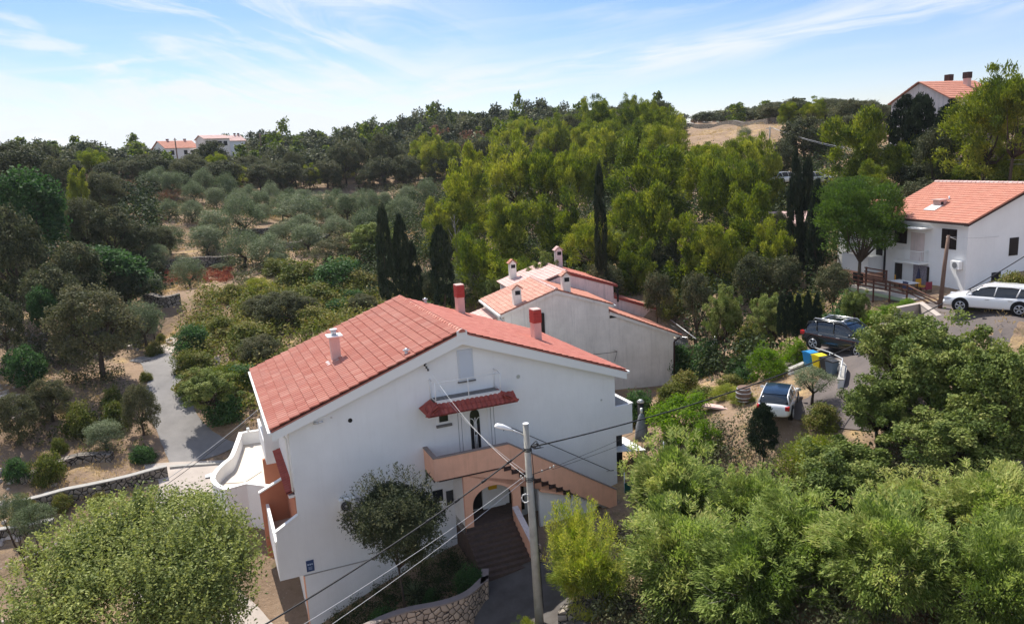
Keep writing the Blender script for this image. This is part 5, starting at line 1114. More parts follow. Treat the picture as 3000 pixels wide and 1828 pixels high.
# far
species('foak', 4, 'round', 30, .34, 14, .20, .15, 'lf_oak', trunk=dict(n=2, r0=.06))
species('fpine', 2, 'pine', 30, .34, 16, .22, .12, 'lf_pine', squash=.7, trunk=dict(n=2, r0=.06))
species('fbrown', 1, 'round', 24, .34, 14, .20, .13, 'lf_brown', trunk=dict(n=2, r0=.06))
species('folive', 2, 'round', 30, .34, 14, .2, .12, 'lf_holm', trunk=dict(n=2, r0=.06))
NAME = dict(laurel='laurel_bush', acacia='feathery_shrub', acaciay='feathery_shrub', broad='broadleaf_tree', darktree='oleander_tree', holm='holm_oak', oak='oak_tree', pine='pine_tree', umbrella='umbrella_pine', cypress='cypress_tree', olive='olive_tree', shrub='shrub', shrubd='shrub', bright='shrub', yshrub='shrub', dryshrub='dry_shrub', fig='fig_tree', foak='oak_tree', fpine='pine_tree', fbrown='brown_shrub', folive='olive_tree')
CAT = lambda n: 'shrub' if ('shrub' in n or 'bush' in n) else 'tree'
_cnt = {}; VR = random.Random(77)
def plant(key, x, y, zg, hc, rx, rz, label, group=None, rot=None, var=None):
    i = _cnt.get(key, 0); _cnt[key] = i + 1; v = (i if var is None else var) % len(CROWN[key]); nm = NAME[key]
    r_ = root(nm, label, CAT(nm), (x, y, zg), VR.uniform(0, 6.28) if rot is None else rot, group)
    c = new('crown', CROWN[key][v][0], None, r_); c.location = (0, 0, hc); c.scale = (rx, rx * VR.uniform(.9, 1.1), rz)
    t = new('trunk', TRUNK[key][v], None, r_); t.scale = (rx, rx, max(hc, .3))
    return r_
def T(key, x0, x1, yt, yb, d, label, group=None, lone=False, low=False):
    """a plant whose crown fills the given box of the photograph at horizontal distance d"""
    c = wd((x0 + x1) / 2, (yt + yb) / 2, d); dep = (c - CAMP) @ FW; rx = (x1 - x0) / 2 * dep / F_PX; rz = (yb - yt) / 2 * dep / F_PX
    g_ = g1(c[0], c[1]); hc = c[2] - g_
    top = c[2] + rz - g_
    if low or key in ('shrub', 'shrubd', 'bright', 'yshrub', 'dryshrub', 'acacia', 'acaciay') and hc > rz: rz = min(top / 1.85, rx * 1.25); hc = rz * .85
    elif key == 'pine' and rz > rx * 1.15: rx *= 1.12; rz = min(rz, rx * 1.5); hc = top - rz
    elif key in ('pine', 'oak', 'fig', 'broad', 'holm') and not lone and hc - rz > .3 * top: rz = min(top * .36, rx * 1.5); hc = top - rz
    if hc < rz * .75: hc = rz * .75
    return plant(key, c[0], c[1], g_ - .05, hc, rx, rz, label, group)
V_ = 1.218    # photo pixels per unit of the lists below
def TF(key, x0, x1, yt, yb, d, label, group=None, **k): return T(key, x0 * V_, x1 * V_, yt * V_, yb * V_, d, label, group, **k)
ROWS = {}
ORD = ['leftmost', 'second from left', 'third from left', 'fourth from left', 'fifth from left', 'sixth from left', 'seventh from left', 'eighth from left', 'ninth from left', 'tenth from left', 'eleventh from left', 'twelfth from left', 'thirteenth from left', 'fourteenth from left', 'fifteenth from left', 'sixteenth from left', 'seventeenth from left', 'eighteenth from left']
def relabel(objs, base, cuts=(80, 93)):
    rows = {}
    for o, x, d in objs: rows.setdefault('front' if d < cuts[0] else 'middle' if d < cuts[1] else 'back', []).append((x, o))
    for k_, l in rows.items():
        for i, (x, o) in enumerate(sorted(l, key=lambda q: q[0])): o['label'] = f'{base}, {ORD[min(i, 17)]} in the {k_} row'
# ---------- foreground
TF('laurel', 5, 665, 1195, 1740, 30.5, 'huge rounded laurel bush with upright shoots at the bottom left corner')
TF('darktree', 838, 1072, 1140, 1378, 33.6, 'dark round oleander tree on a thin stem against the white gable wall')
GA = 'feathery light green shrubs filling the bottom right slope'
for a in [(1480, 1770, 1035, 1330, 35, 'tallest feathery light green shrub right of the big house corner'), (1700, 1930, 1150, 1400, 33, 'feathery light green shrub below the sandy yard with the white hatchback'), (1480, 1820, 1250, 1560, 30, 'feathery shrub above the stone heap at the bottom edge'), (1780, 2110, 1270, 1520, 29.5, 'feathery shrub with bare grey twigs in the bottom right middle'),
          (2080, 2330, 1205, 1420, 31, 'feathery grey-green shrub below the dark spreading tree'), (2230, 2540, 1185, 1430, 31, 'feathery shrub at the right edge beneath the tan slope'), (1960, 2300, 1330, 1660, 27, 'feathery shrub cut by the bottom edge, right of centre'), (2230, 2560, 1330, 1680, 26.5, 'feathery shrub filling the bottom right corner'), (1640, 1980, 1400, 1700, 27.5, 'feathery shrub cut by the bottom edge between pole and corner'),
          (1560, 1700, 1290, 1480, 32, 'small feathery shrub behind the two bottom edge shrubs')]:
    TF('acacia', *a[:5], a[5], GA)
TF('acaciay', 1295, 1480, 1215, 1470, 31, 'yellow-green feathery shrub directly right of the concrete pole', GA)
TF('acaciay', 1320, 1520, 1290, 1530, 29.5, 'lower yellow-green feathery shrub at the foot of the concrete pole', GA)
TF('broad', 2130, 2420, 760, 1040, 39, 'large broadleaf tree hiding the street below the white estate car')
TF('broad', 2060, 2260, 735, 950, 41, 'broadleaf tree left of the large one below the white estate car')
TF('broad', 2300, 2560, 800, 1120, 36, 'spreading broadleaf tree with dark limbs at the right edge')
TF('broad', 2180, 2470, 960, 1170, 34.5, 'dark broadleaf tree with visible trunk below the right edge tree')
TF('broad', 2020, 2210, 880, 1090, 38, 'broadleaf bush right of the sandy yard shrubs')
TF('yshrub', 1860, 2120, 965, 1120, 37.5, 'yellow-green fine-leaved bush below the white hatchback')
TF('broad', 1890, 2170, 1045, 1260, 34, 'dense dark green bush below the yellow-green one')
TF('cypress', 1800, 1870, 965, 1090, 36.5, 'small dark conifer in front of the white hatchback')
TF('bright', 1540, 1740, 930, 1080, 45, 'bright green vine-covered hedge right of the big house')
TF('bright', 1640, 1750, 985, 1110, 42, 'bright green bush below the vine hedge by the sandy yard')
for a in ((1570, 1660, 885, 960, 51), (1640, 1740, 900, 965, 48), (1715, 1800, 880, 940, 49)): ROWS.setdefault('bank', []).append((TF('shrub', *a, 'x', 'bushes on the bank above the sandy yard'), a[0], 99))
relabel(ROWS['bank'], 'green-yellow bush below the grey yard wall')
TF('shrubd', 1485, 1595, 890, 975, 50, 'dark green oleander bush between the two houses')
TF('olive', 1895, 2015, 872, 945, 43, 'grey-green bush just below the wheelie bins')
TF('bright', 1795, 1905, 800, 915, 49, 'bright feathery shrub left of the black car')
TF('bright', 1870, 1960, 790, 850, 51, 'bright low shrub behind the black car')
TF('shrub', 2385, 2500, 560, 710, 50, 'dark dense bush at the right edge behind the white estate car')
TF('shrub', 2300, 2400, 690, 735, 49, 'olive-yellow bush on top of the bank by the white estate car')
TF('shrubd', 1000, 1060, 1330, 1400, 34, 'dark low shrub in the shaded bed by the gable wall')
TF('shrubd', 1075, 1165, 1275, 1400, 33.5, 'dark shrub beside the entrance steps')
TF('shrubd', 850, 1010, 1400, 1500, 33, 'dark creeping shrub in the shaded bed behind the stone wall')
TF('yshrub', 1215, 1310, 1455, 1540, 29, 'dry yellow tuft at the foot of the concrete pole')
TF('acacia', 1130, 1200, 1440, 1540, 28.5, 'sparse sapling at the bottom edge left of the pole')
TF('olive', -10, 75, 1170, 1290, 46, 'small olive tree at the left edge above the big laurel bush')
TF('olive', 30, 140, 1195, 1300, 44, 'olive sapling with thin trunk left of the big laurel bush')
TF('shrubd', 110, 200, 1215, 1300, 46, 'low green shrub behind the olive saplings')
TF('shrubd', 170, 290, 1190, 1270, 47, 'low netted shrub along the stone retaining wall')
TF('shrub', 195, 255, 1125, 1185, 51, 'small green bush on the bare slope above the stone retaining wall')
TF('olive', 192, 315, 1000, 1115, 57, 'grey-green shrub on the bare slope left of the road', low=True)
TF('holm', 292, 382, 912, 1060, 58, 'twin-crowned holm oak beside the road bend')
TF('shrubd', 300, 385, 1040, 1120, 55, 'dark scrub under the roadside holm oak')
TF('holm', 122, 335, 672, 895, 68, 'large spreading holm oak standing alone on the left slope')
TF('olive', 285, 400, 712, 820, 75, 'olive tree behind the large lone holm oak')
TF('fig', 0, 108, 788, 880, 66, 'bright green fig bush at the left edge', low=True)
TF('holm', -30, 85, 870, 1010, 60, 'brownish holm oak at the left edge below the fig bush', low=True)
TF('holm', 60, 160, 870, 960, 62, 'small holm oak left of the lone one', low=True)
TF('shrubd', -20, 60, 960, 1070, 56, 'dark scrub at the left edge of the bare slope')
TF('shrub', 100, 150, 930, 1010, 58, 'low green scrub under the small holm oak')
# left wooded flank
GL = 'trees on the wooded flank at the left edge'
for k_, a in (('oak', (-60, 110, 480, 760, 82)), ('fig', (-40, 175, 395, 620, 95)), ('oak', (110, 260, 560, 760, 80)), ('fig', (170, 370, 575, 735, 84)), ('oak', (40, 190, 620, 800, 76)), ('holm', (150, 260, 470, 600, 100)), ('oak', (200, 330, 480, 620, 98)), ('oak', (-50, 60, 700, 860, 70)), ('fig', (60, 140, 680, 800, 74)), ('oak', (250, 365, 640, 740, 82)), ('shrub', (130, 200, 620, 700, 78)), ('oak', (-40, 130, 330, 440, 135)), ('oak', (90, 180, 370, 470, 130)), ('holm', (200, 300, 410, 520, 118)), ('pine', (160, 215, 400, 520, 115)), ('shrub', (230, 300, 520, 600, 104)), ('oak', (280, 380, 530, 640, 100)), ('holm', (340, 420, 540, 620, 104)), ('shrub', (270, 340, 590, 650, 95)), ('oak', (30, 110, 560, 660, 88)), ('oak', (350, 400, 620, 660, 96))):
    lab = {'oak': 'dark rounded oak in the dense wood at the left edge', 'fig': 'broad grey-green tree in the dense wood at the left edge', 'holm': 'olive-brown oak among the trees of the left wood', 'pine': 'slim pine rising among the trees of the left wood', 'shrub': 'light green bush among the trees of the left wood'}[k_]
    ROWS.setdefault('L' + lab, []).append((TF(k_, *a, lab, GL), a[0], a[4]))
for k_ in list(ROWS):
    if k_[0] == 'L' and len(ROWS[k_]) > 1: relabel(ROWS[k_], k_[1:].replace('in the dense wood at the left edge', 'in the left wood').replace('among the trees of the left wood', 'in the left wood'), (84, 100))
# olives of the terraces
GO = 'olive trees on the valley terraces'
lo = 'silvery olive tree in the long row across the valley'
relabel([(TF('olive', x - 34, x + 34, 458 - (i % 3) * 6 + (8 if x < 520 else 0), 528 + (i % 2) * 8, 150 - i * 1.5 + (i % 2) * 9, lo, GO), x, 150 - i * 1.5 + (i % 2) * 9) for i, x in enumerate(range(365, 900, 26))], 'silvery olive across the valley', (0, 140))
for a, l in (((370, 440, 540, 610, 108), 'round olive tree at the left end of the middle terraces'), ((470, 565, 500, 612, 110), 'light green tree left of the middle terrace olives'), ((540, 632, 480, 600, 118), 'large olive tree above the red field'), ((655, 765, 468, 560, 122), 'light green round tree among the olives in mid valley'), ((680, 768, 520, 592, 112), 'bushy tree below the light green round one'), ((798, 848, 478, 530, 128), 'small silvery olive right of the light green round tree'), ((420, 498, 655, 745, 92), 'lone olive tree with short trunk on the red and yellow field'), ((540, 640, 590, 695, 98), 'large olive tree right of the red field'), ((600, 700, 610, 700, 95), 'olive tree overlapping the large one right of the red field'), ((700, 790, 590, 670, 100), 'olive tree above the yellow-green scrub'), ((780, 850, 540, 600, 112), 'olive tree at the right end of the middle terrace'), ((850, 930, 520, 600, 108), 'olive tree left of the tall cypress pair'), ((355, 405, 585, 645, 98), 'dark olive tree at the left end of the red field'), ((450, 540, 540, 625, 106), 'dark round tree above the red field'), ((930, 1000, 470, 540, 120), 'pale olive tree behind the tall cypress pair')):
    TF('olive', a[0] - 10, a[1] + 10, a[2] - 6, a[3] + 6, a[4], l, GO)
for i, a in enumerate(((380, 440, 500, 560, 128), (430, 500, 505, 570, 126), (600, 660, 500, 560, 128), (640, 700, 560, 620, 110), (760, 820, 500, 560, 122), (850, 900, 470, 530, 138), (900, 950, 455, 515, 140), (950, 1010, 440, 500, 142), (860, 940, 560, 640, 100), (640, 700, 640, 700, 92), (330, 400, 660, 730, 88), (345, 385, 740, 800, 80), (1000, 1060, 420, 490, 130), (500, 560, 630, 650, 100))):
    ROWS.setdefault('xo', []).append((TF('olive', *a, 'x', GO), a[0], a[4]))
relabel(ROWS['xo'], 'smaller grey-green olive among the terrace olives', (100, 127))
# scrub behind the house
GS = 'yellow-green scrub between the road and the big house'
rs_ = random.Random(4)
ls_ = {'shrub': 'yellow-green scrub bush between road and big house', 'shrubd': 'dark green scrub bush between road and big house', 'yshrub': 'fine-leaved golden scrub bush between road and big house', 'broad': 'rounded yellow-green bush between road and big house', 'holm': 'x', 'olive': 'x'}
for (x, y, w_, d) in [(450, 800, 95, 70), (480, 860, 100, 66), (530, 780, 90, 73), (545, 900, 120, 62), (600, 830, 100, 68), (585, 905, 100, 62), (500, 940, 110, 58), (535, 955, 100, 58), (640, 770, 100, 75), (690, 820, 90, 71), (640, 890, 90, 64), (700, 740, 100, 79), (740, 690, 100, 85), (780, 760, 110, 76), (740, 790, 80, 72), (820, 700, 100, 82), (850, 760, 90, 76), (880, 680, 100, 80), (850, 640, 100, 88), (800, 640, 90, 92), (880, 740, 80, 72), (680, 680, 80, 90), (620, 720, 90, 84), (560, 720, 70, 84), (900, 620, 90, 92), (820, 800, 90, 72), (760, 815, 80, 69), (440, 850, 70, 66), (460, 900, 90, 62), (650, 935, 70, 58), (700, 860, 70, 63), (610, 870, 60, 66), (950, 640, 80, 85), (1020, 760, 90, 72), (1060, 720, 80, 76), (1100, 700, 90, 78)]:
    k_ = rs_.choice(['shrub', 'shrub', 'yshrub', 'shrubd', 'holm', 'broad', 'olive', 'shrub']); q_ = rs_.uniform(.75, 1.3); x += rs_.uniform(-15, 15) * (y < 900); y += rs_.uniform(-12, 12) * (y < 900); w_ *= q_ if y < 900 else 1; ROWS.setdefault(k_, []).append((TF(k_, x - w_ * .62, x + w_ * .62, y - w_ * .5, y + w_ * .42, d, ls_[k_], GS), x, d))
for k_, b_ in (('holm', 'olive-brown oak bush behind the big house'), ('broad', 'leafy green bush behind the big house'), ('olive', 'grey-green olive bush behind the big house'), ('shrub', 'yellow-green scrub bush behind the big house'), ('yshrub', 'golden fine-leaved bush behind the big house'), ('shrubd', 'dark green bush behind the big house')):
    relabel(ROWS.get(k_, []), b_, (66, 78))
XS = []
for (x0, x1, yt, yb, d) in ((130, 230, 900, 975, 60), (40, 140, 980, 1050, 55), (-20, 70, 1040, 1120, 52), (230, 310, 925, 990, 60), (330, 370, 880, 915, 66), (100, 160, 1070, 1110, 52), (300, 350, 1110, 1150, 50), (20, 80, 1120, 1160, 49), (340, 395, 805, 850, 73), (355, 400, 1135, 1165, 48), (230, 290, 890, 930, 63), (365, 400, 770, 800, 77)):
    XS.append((TF('shrub', x0, x1, yt, yb, d, 'x', 'small bushes on the bare left slope'), x0, d))
relabel(XS, 'small green bush on the bare left slope', (54, 63))
# cypresses
for a, l in (((903, 950, 490, 740, 66), 'tallest dark cypress behind the big house, left of its twin'), ((943, 992, 515, 745, 66.5), 'second dark cypress of the pair behind the big house'), ((975, 1015, 580, 745, 67), 'shorter cypress hugging the right of the pair'), ((1033, 1092, 540, 745, 67), 'dark cypress behind the left red chimney'), ((1428, 1460, 388, 680, 69), 'very slim tall cypress among the pines in mid picture'), ((1893, 1932, 362, 665, 73), 'tallest cypress of the dark pair left of the umbrella pine'), ((1922, 1958, 372, 660, 74), 'cypress right behind the tallest one by the umbrella pine'), ((1940, 1988, 430, 690, 71), 'shorter cypress touching the umbrella pine')):
    TF('cypress', *a, l)
for i, x in enumerate((1880, 1900, 1920, 1942, 1965)): TF('cypress', x - 12, x + 12, 702 - 4 * (i % 2), 812, 52.5, ['leftmost', 'second from left', 'middle', 'second from right', 'rightmost'][i] + ' young cypress in the row behind the black car', 'row of young cypresses behind the black car')
TF('umbrella', 1962, 2180, 425, 640, 66, 'bright green umbrella pine in front of the white house at right')
TF('umbrella', 1975, 2110, 420, 520, 70, 'smaller umbrella pine crown rising behind the larger one')
# pines
GP = 'pines behind the stepped grey house'
for i, a in enumerate([(1060, 1185, 380, 560, 92), (1020, 1110, 470, 600, 90), (1140, 1300, 480, 670, 84), (1185, 1300, 340, 520, 100), (1255, 1355, 335, 560, 98), (1330, 1430, 350, 560, 96), (1290, 1420, 470, 660, 84), (1395, 1500, 305, 480, 118), (1470, 1665, 325, 560, 86), (1500, 1640, 460, 690, 78), (1540, 1650, 280, 420, 125), (1640, 1745, 335, 540, 92), (1700, 1830, 375, 600, 86), (1780, 1890, 325, 520, 98), (1590, 1720, 540, 740, 74), (1730, 1880, 500, 720, 76), (1660, 1800, 600, 780, 70), (1100, 1200, 560, 720, 78), (1180, 1290, 600, 720, 76), (1370, 1480, 560, 720, 76), (1470, 1580, 600, 740, 72), (1800, 1900, 580, 760, 70), (1100, 1180, 340, 480, 108)]):
    x_ = (a[1] - a[0]) * .14; ROWS.setdefault('grove', []).append((TF('pine', a[0] - x_, a[1] + x_, a[2], a[3] + 20, a[4], 'x', GP), a[0], a[4]))
relabel(ROWS['grove'], 'yellow-green pine behind the grey house')
GR = 'pines on the right hillside'
for a in [(1985, 2175, 258, 470, 92), (2265, 2480, 190, 400, 84), (2360, 2520, 140, 330, 80), (2120, 2270, 330, 480, 92), (2230, 2400, 370, 470, 88), (2380, 2520, 300, 470, 84), (2050, 2160, 380, 500, 86)]:
    ROWS.setdefault('rp', []).append((TF('pine', a[0] - 12, a[1] + 12, a[2], a[3] + 10, a[4], 'x', GR), a[0], a[4]))
relabel(ROWS['rp'], 'bushy yellow-green pine on the right hillside', (0, 88))
for a, l in (((2150, 2205, 230, 400, 93), 'dark pointed cedar left of the hilltop house'), ((2190, 2240, 225, 400, 92), 'dark cedar in front of the hilltop house gable'), ((2265, 2310, 240, 370, 90), 'dark cedar right of the hilltop house gable')): TF('cypress', a[0] - 15, a[1] + 15, *a[2:], l)
for a in ((1870, 2000, 300, 440, 128), (2005, 2080, 235, 310, 140), (2080, 2145, 245, 320, 138), (1990, 2060, 250, 320, 142), (2150, 2300, 370, 500, 90), (1990, 2080, 440, 560, 84), (1290, 1380, 640, 760, 70)):
    ROWS.setdefault('ro', []).append((TF('oak', *a, 'x', 'dark oaks on the right hillside'), a[0], a[4]))
relabel(ROWS['ro'], 'dark round oak on the right hillside', (100, 130))
for a in ((1860, 1930, 245, 300, 150), (1920, 1990, 240, 300, 148)): TF('pine', *a, ('left' if a[0] < 1900 else 'right') + ' one of the two light green pines on the skyline above the tan field', 'light green pines on the skyline above the tan field')
TF('olive', 1770, 1810, 300, 345, 140, 'small olive tree on the tan field at upper right')
for a, l in (((1345, 1480, 690, 760, 66), 'dark undergrowth bush behind the grey house chimneys'), ((1560, 1680, 700, 840, 62), 'dark bush beneath the pines right of the grey house'), ((1640, 1760, 720, 860, 60), 'dark leafy bush beside the grey yard wall'), ((1750, 1860, 680, 800, 60), 'leafy bush left of the row of young cypresses'), ((1860, 1990, 650, 720, 62), 'pale leafy bush above the row of young cypresses'), ((1990, 2090, 650, 760, 58), 'leafy bush left of the dark red railing'), ((1570, 1650, 620, 720, 68), 'yellowish bush beneath the pines')):
    TF('shrubd' if 'dark' in l else 'shrub', *a, l)
FI = []
for k_, a in (('pine', (1640, 1760, 328, 440, 112)), ('pine', (1735, 1850, 322, 430, 112)), ('oak', (1840, 1920, 328, 430, 116)), ('yshrub', (1700, 1800, 905, 950, 46.5)), ('yshrub', (1745, 1830, 925, 965, 45)), ('shrub', (1930, 2030, 940, 1000, 41)), ('shrub', (1600, 1690, 860, 910, 54)), ('oak', (1630, 1720, 640, 790, 62)), ('broad', (1690, 1790, 690, 830, 58)), ('shrubd', (1740, 1810, 800, 900, 54)), ('oak', (1760, 1860, 600, 740, 66)), ('broad', (1800, 1900, 700, 820, 55)), ('shrubd', (1750, 1830, 850, 930, 50)), ('oak', (1840, 1940, 600, 730, 66)), ('oak', (1960, 2050, 620, 740, 60)), ('shrubd', (1960, 2060, 720, 800, 55)), ('broad', (2020, 2090, 690, 790, 55)), ('oak', (1200, 1300, 640, 760, 72)), ('broad', (1270, 1350, 610, 720, 70)), ('oak', (1400, 1500, 620, 760, 70)), ('oak', (1540, 1620, 640, 780, 66)), ('broad', (1440, 1540, 560, 680, 78)), ('oak', (1650, 1750, 520, 650, 80)), ('oak', (1560, 1650, 560, 680, 76)), ('oak', (1850, 1900, 500, 620, 80)), ('broad', (1150, 1230, 660, 740, 74)), ('oak', (1000, 1070, 640, 740, 76)), ('broad', (1090, 1170, 560, 660, 84)), ('oak', (2150, 2270, 420, 520, 80)), ('oak', (2300, 2420, 420, 520, 78)), ('oak', (2200, 2300, 300, 430, 86)), ('broad', (1880, 1990, 540, 620, 78)), ('shrubd', (2010, 2080, 770, 830, 53))):
    FI.append((k_, TF(k_, *a, 'x', 'dark leafy trees around the pine grove'), a[0], a[4]))
for k_, b_ in (('pine', 'yellow-green pine below the tan field'), ('yshrub', 'yellowish bush by the sandy yard'), ('shrub', 'green bush near the sandy yard'), ('oak', 'dark oak among the pines'), ('broad', 'leafy green tree among the pines'), ('shrubd', 'dark bush by the grey yard wall')): relabel([(o, x, d) for kk, o, x, d in FI if kk == k_], b_, (64, 76))
for a, l in (((1950, 2060, 1230, 1300, 31), 'brown dry twiggy shrub below the dark green bush at right'), ((2190, 2290, 1400, 1520, 27), 'dry twiggy shrub near the bottom right corner'), ((1100, 1165, 600, 740, 70), 'pale dry shrub left of the grey house'),): TF('dryshrub', *a, l)
# hedge by the road
HG = []
for i, (x, y) in enumerate(((2515, 962), (2545, 952), (2575, 942), (2605, 932), (2635, 922), (2662, 913))):
    q = hit(x, y); HG.append((plant('bright', q[0], q[1], g1(q[0], q[1]) - .05, .55, 1.15, .72, 'x', 'hedge bushes along the street'), x, 50))
relabel(HG, 'clipped bright hedge bush along the street', (0, 1)); [o.__setitem__('label', o['label'].replace(' in the back row', '')) for o, _, _ in HG]
# bare tree
def bare(px, yt, yb, d, lab):
    p = wd(px, yb, d); h = (yb - yt) * ((p - CAMP) @ FW) / F_PX; t = MB(); r_ = random.Random(3)
    t.tube([(0, 0, -1.0), (.05, 0, h * .5), (0, .05, h * .95)], [.12, .08, .02], 6)
    for i in range(11):
        z_ = h * (.25 + .06 * i); a = i * 2.4; L = h * .28 * (1 - i / 16); e = (math.cos(a) * L * .6, math.sin(a) * L * .6, z_ + L); t.tube([(0, 0, z_), (e[0] * .5, e[1] * .5, z_ + L * .35), e], [.045, .03, .01], 5)
    o = t.build('bare_tree', MT['palebark'], None); o.location = p; tag(o, lab, 'tree')
bare(1100 * V_, 510 * V_, 640 * V_, 80, 'bare grey leafless tree standing among the pines')
# agave
p = wz(1000 * V_, 1440 * V_, .9); r_ = root('agave', 'spiky variegated agave in the shaded bed behind the stone wall', 'plant', (p[0], p[1], g1(p[0], p[1])))
rr_ = np.random.default_rng(9); n_ = 70; V = []; Fq = []
for i in range(n_):
    a = rr_.uniform(0, 6.28); e = rr_.uniform(.15, 1.35); L = rr_.uniform(.8, 1.15); w_ = .045
    for k in range(4):
        f0, f1 = k / 4, (k + 1) / 4
        def pt(f, s): rr2 = L * f * math.cos(e) * (1 + .1 * f); z_ = L * (f * math.sin(e) - .35 * f * f * math.cos(e)); ww = w_ * (1 - f) ** .6 * s; return (rr2 * math.cos(a) - ww * math.sin(a), rr2 * math.sin(a) + ww * math.cos(a), z_ + .2)
        b0 = len(V); V += [pt(f0, -1), pt(f0, 1), pt(f1, 1), pt(f1, -1)]; Fq.append([b0, b0 + 1, b0 + 2, b0 + 3])
new('leaves', npmesh('agave', np.array(V), np.array(Fq), attr=rr_.random(len(Fq))), MT['lf_agave'], r_)

# ---------------------------------------------------------------- forested hill
HR = np.random.default_rng(21)
def proj(P):
    q = P - CAMP; dd = q @ FW; return np.stack([CX + F_PX * (q @ RT) / dd, CY - F_PX * (q @ UP) / dd], -1), dd
n_ = 12000; az = np.radians(HR.uniform(-37, 37, n_)); rr = np.sqrt(HR.uniform(120 ** 2, 345 ** 2, n_))
X, Y = rr * np.sin(az), rr * np.cos(az); Z = gz(X, Y); px, dd = proj(np.stack([X, Y, Z], -1)); x, y = px[:, 0], px[:, 1]
yl = np.interp(x, [-200, 300, 700, 1100, 1300, 1500, 1900, 2300, 3200], [600, 612, 575, 560, 540, 520, 520, 500, 480])     # lower limit of the wood in the picture
ok = (x > -150) & (x < 3150) & (y < yl) & ~((x > 1985) & (x < 2460) & (y > 362) & (y < 452)) & ~((x > 2560) & (rr < 150)) & ~((x > 440) & (x < 720) & (y < 452) & (rr > 205) & (rr < 250)) & ~((rr < 150) & (x > 500) & (x < 1250) & (y > 568)) & ~((x > 1985) & (x < 2330) & (y > 362) & (y < 500) & (rr > 100)) & ~((x > 430) & (x < 720) & (y < 495) & (rr > 190) & (rr < 250))
ok &= ~((rr < 128) & (x > 1500)) & ~((x > 2000) & (rr > 150) & (y < 352))
ok &= ~((x > 430) & (x < 720) & (y < 505) & (rr > 170) & (rr < 255))
X, Y, Z, x, y, rr = X[ok], Y[ok], Z[ok], x[ok], y[ok], rr[ok]
keep = []; cell = {}
for i in range(len(X)):      # spacing
    s = 4.1; k_ = (int(X[i] // s), int(Y[i] // s))
    if cell.get(k_, 0) >= 1: continue
    cell[k_] = 1; keep.append(i)
keep = np.array(keep); X, Y, Z, x, y, rr = X[keep], Y[keep], Z[keep], x[keep], y[keep], rr[keep]
order = np.argsort(rr); X, Y, Z, x, y, rr = X[order], Y[order], Z[order], x[order], y[order], rr[order]
bn = np.sin(X * .055 + 1.3 * np.sin(Y * .04)) + np.sin(Y * .07 + X * .02) + HR.normal(size=len(X)) * .5
kinds = np.where(bn > np.where(X > -60, .75, 1.2), 'fbrown', np.where(HR.random(len(X)) < np.where(x > 1300, .10, .16), 'fpine', np.where(HR.random(len(X)) < np.where((x < 900), .40, .14), 'folive', 'foak')))
kinds = np.where((((x > 1000) & (x < 1290) & (y > 385) & (y < 450)) | ((x > 1430) & (x < 1760) & (y > 375) & (y < 420))) & (HR.random(len(X)) < .55), 'fbrown', kinds)
kinds = np.where((x > 1450) & (y > 440) & (HR.random(len(X)) < .6), 'fpine', kinds)
size = HR.uniform(.75, 1.35, len(X)) * np.where(kinds == 'fbrown', 2.3, np.where(kinds == 'fpine', 3.0, 2.9)); ht = size * HR.uniform(.9, 1.25, len(X)) * np.where(kinds == 'fpine', 1.15, 1)
ht *= np.where(HR.random(len(X)) < .06, 1.4, 1) * np.where(x < 1000, .78, np.where(x > 1950, .5, 1))
print('hill trees', len(X))
MID = {'foak': 'oak', 'fpine': 'pine', 'fbrown': 'dryshrub', 'folive': 'holm'}
FL = {'foak': ('oak_tree', 'dark round oak on the wooded far hillside', 'tree'), 'fpine': ('pine_tree', 'lighter green pine on the wooded far hillside', 'tree'), 'fbrown': ('brown_shrub', 'rust-brown dry bush on the wooded far hillside', 'shrub'), 'folive': ('holm_oak', 'olive-grey oak on the wooded far hillside', 'tree')}
NI = 290
for i in range(min(NI, len(X))):
    k_ = kinds[i]; mk = MID[k_]; v = i % len(CROWN[mk]); nm, lb, ct_ = FL[k_]
    g_ = Z[i]; hc = ht[i] * (1.15 if k_ != 'fbrown' else .6)
    r_ = root(nm, lb, ct_, (X[i], Y[i], g_ - .1), HR.uniform(0, 6.28), 'trees of the wooded far hillside')
    c = new('crown', CROWN[mk][v][0], None, r_); c.location = (0, 0, hc); c.scale = (size[i], size[i], ht[i])
    t = new('trunk', TRUNK[mk][v], None, r_); t.scale = (size[i], size[i], hc)
parts = {}
for i in range(NI, len(X)):
    k_ = kinds[i]; V, Fq, tn = CROWN[k_][i % len(CROWN[k_])][3]; a = HR.uniform(0, 6.28); c, s = math.cos(a), math.sin(a)
    W = V * np.array([size[i], size[i], ht[i]]); W = np.stack([W[:, 0] * c - W[:, 1] * s, W[:, 0] * s + W[:, 1] * c, W[:, 2]], 1) + np.array([X[i], Y[i], Z[i] + ht[i] * (1.0 if k_ != 'fbrown' else .5)])
    parts.setdefault(k_, []).append((W, Fq, np.clip(tn + HR.uniform(-.25, .25), 0, 1)))
VV, FF, TT, MI = [], [], [], []; b0 = 0
ks = list(parts)
for j, k_ in enumerate(ks):
    for W, Fq, tn in parts[k_]: VV.append(W); FF.append(Fq + b0); b0 += len(W); TT.append(tn); MI.append(np.full(len(Fq), j))
fw_ = new('far_wood', npmesh('far_wood', np.concatenate(VV), np.concatenate(FF), attr=np.concatenate(TT), mi=np.concatenate(MI)), [MT[{'foak': 'lf_oak', 'fpine': 'lf_pine', 'fbrown': 'lf_brown', 'folive': 'lf_holm'}[k_]] for k_ in ks])
tag(fw_, 'dense dark oak wood with rust-brown patches covering the far hill and skyline', 'wood', kind='stuff')

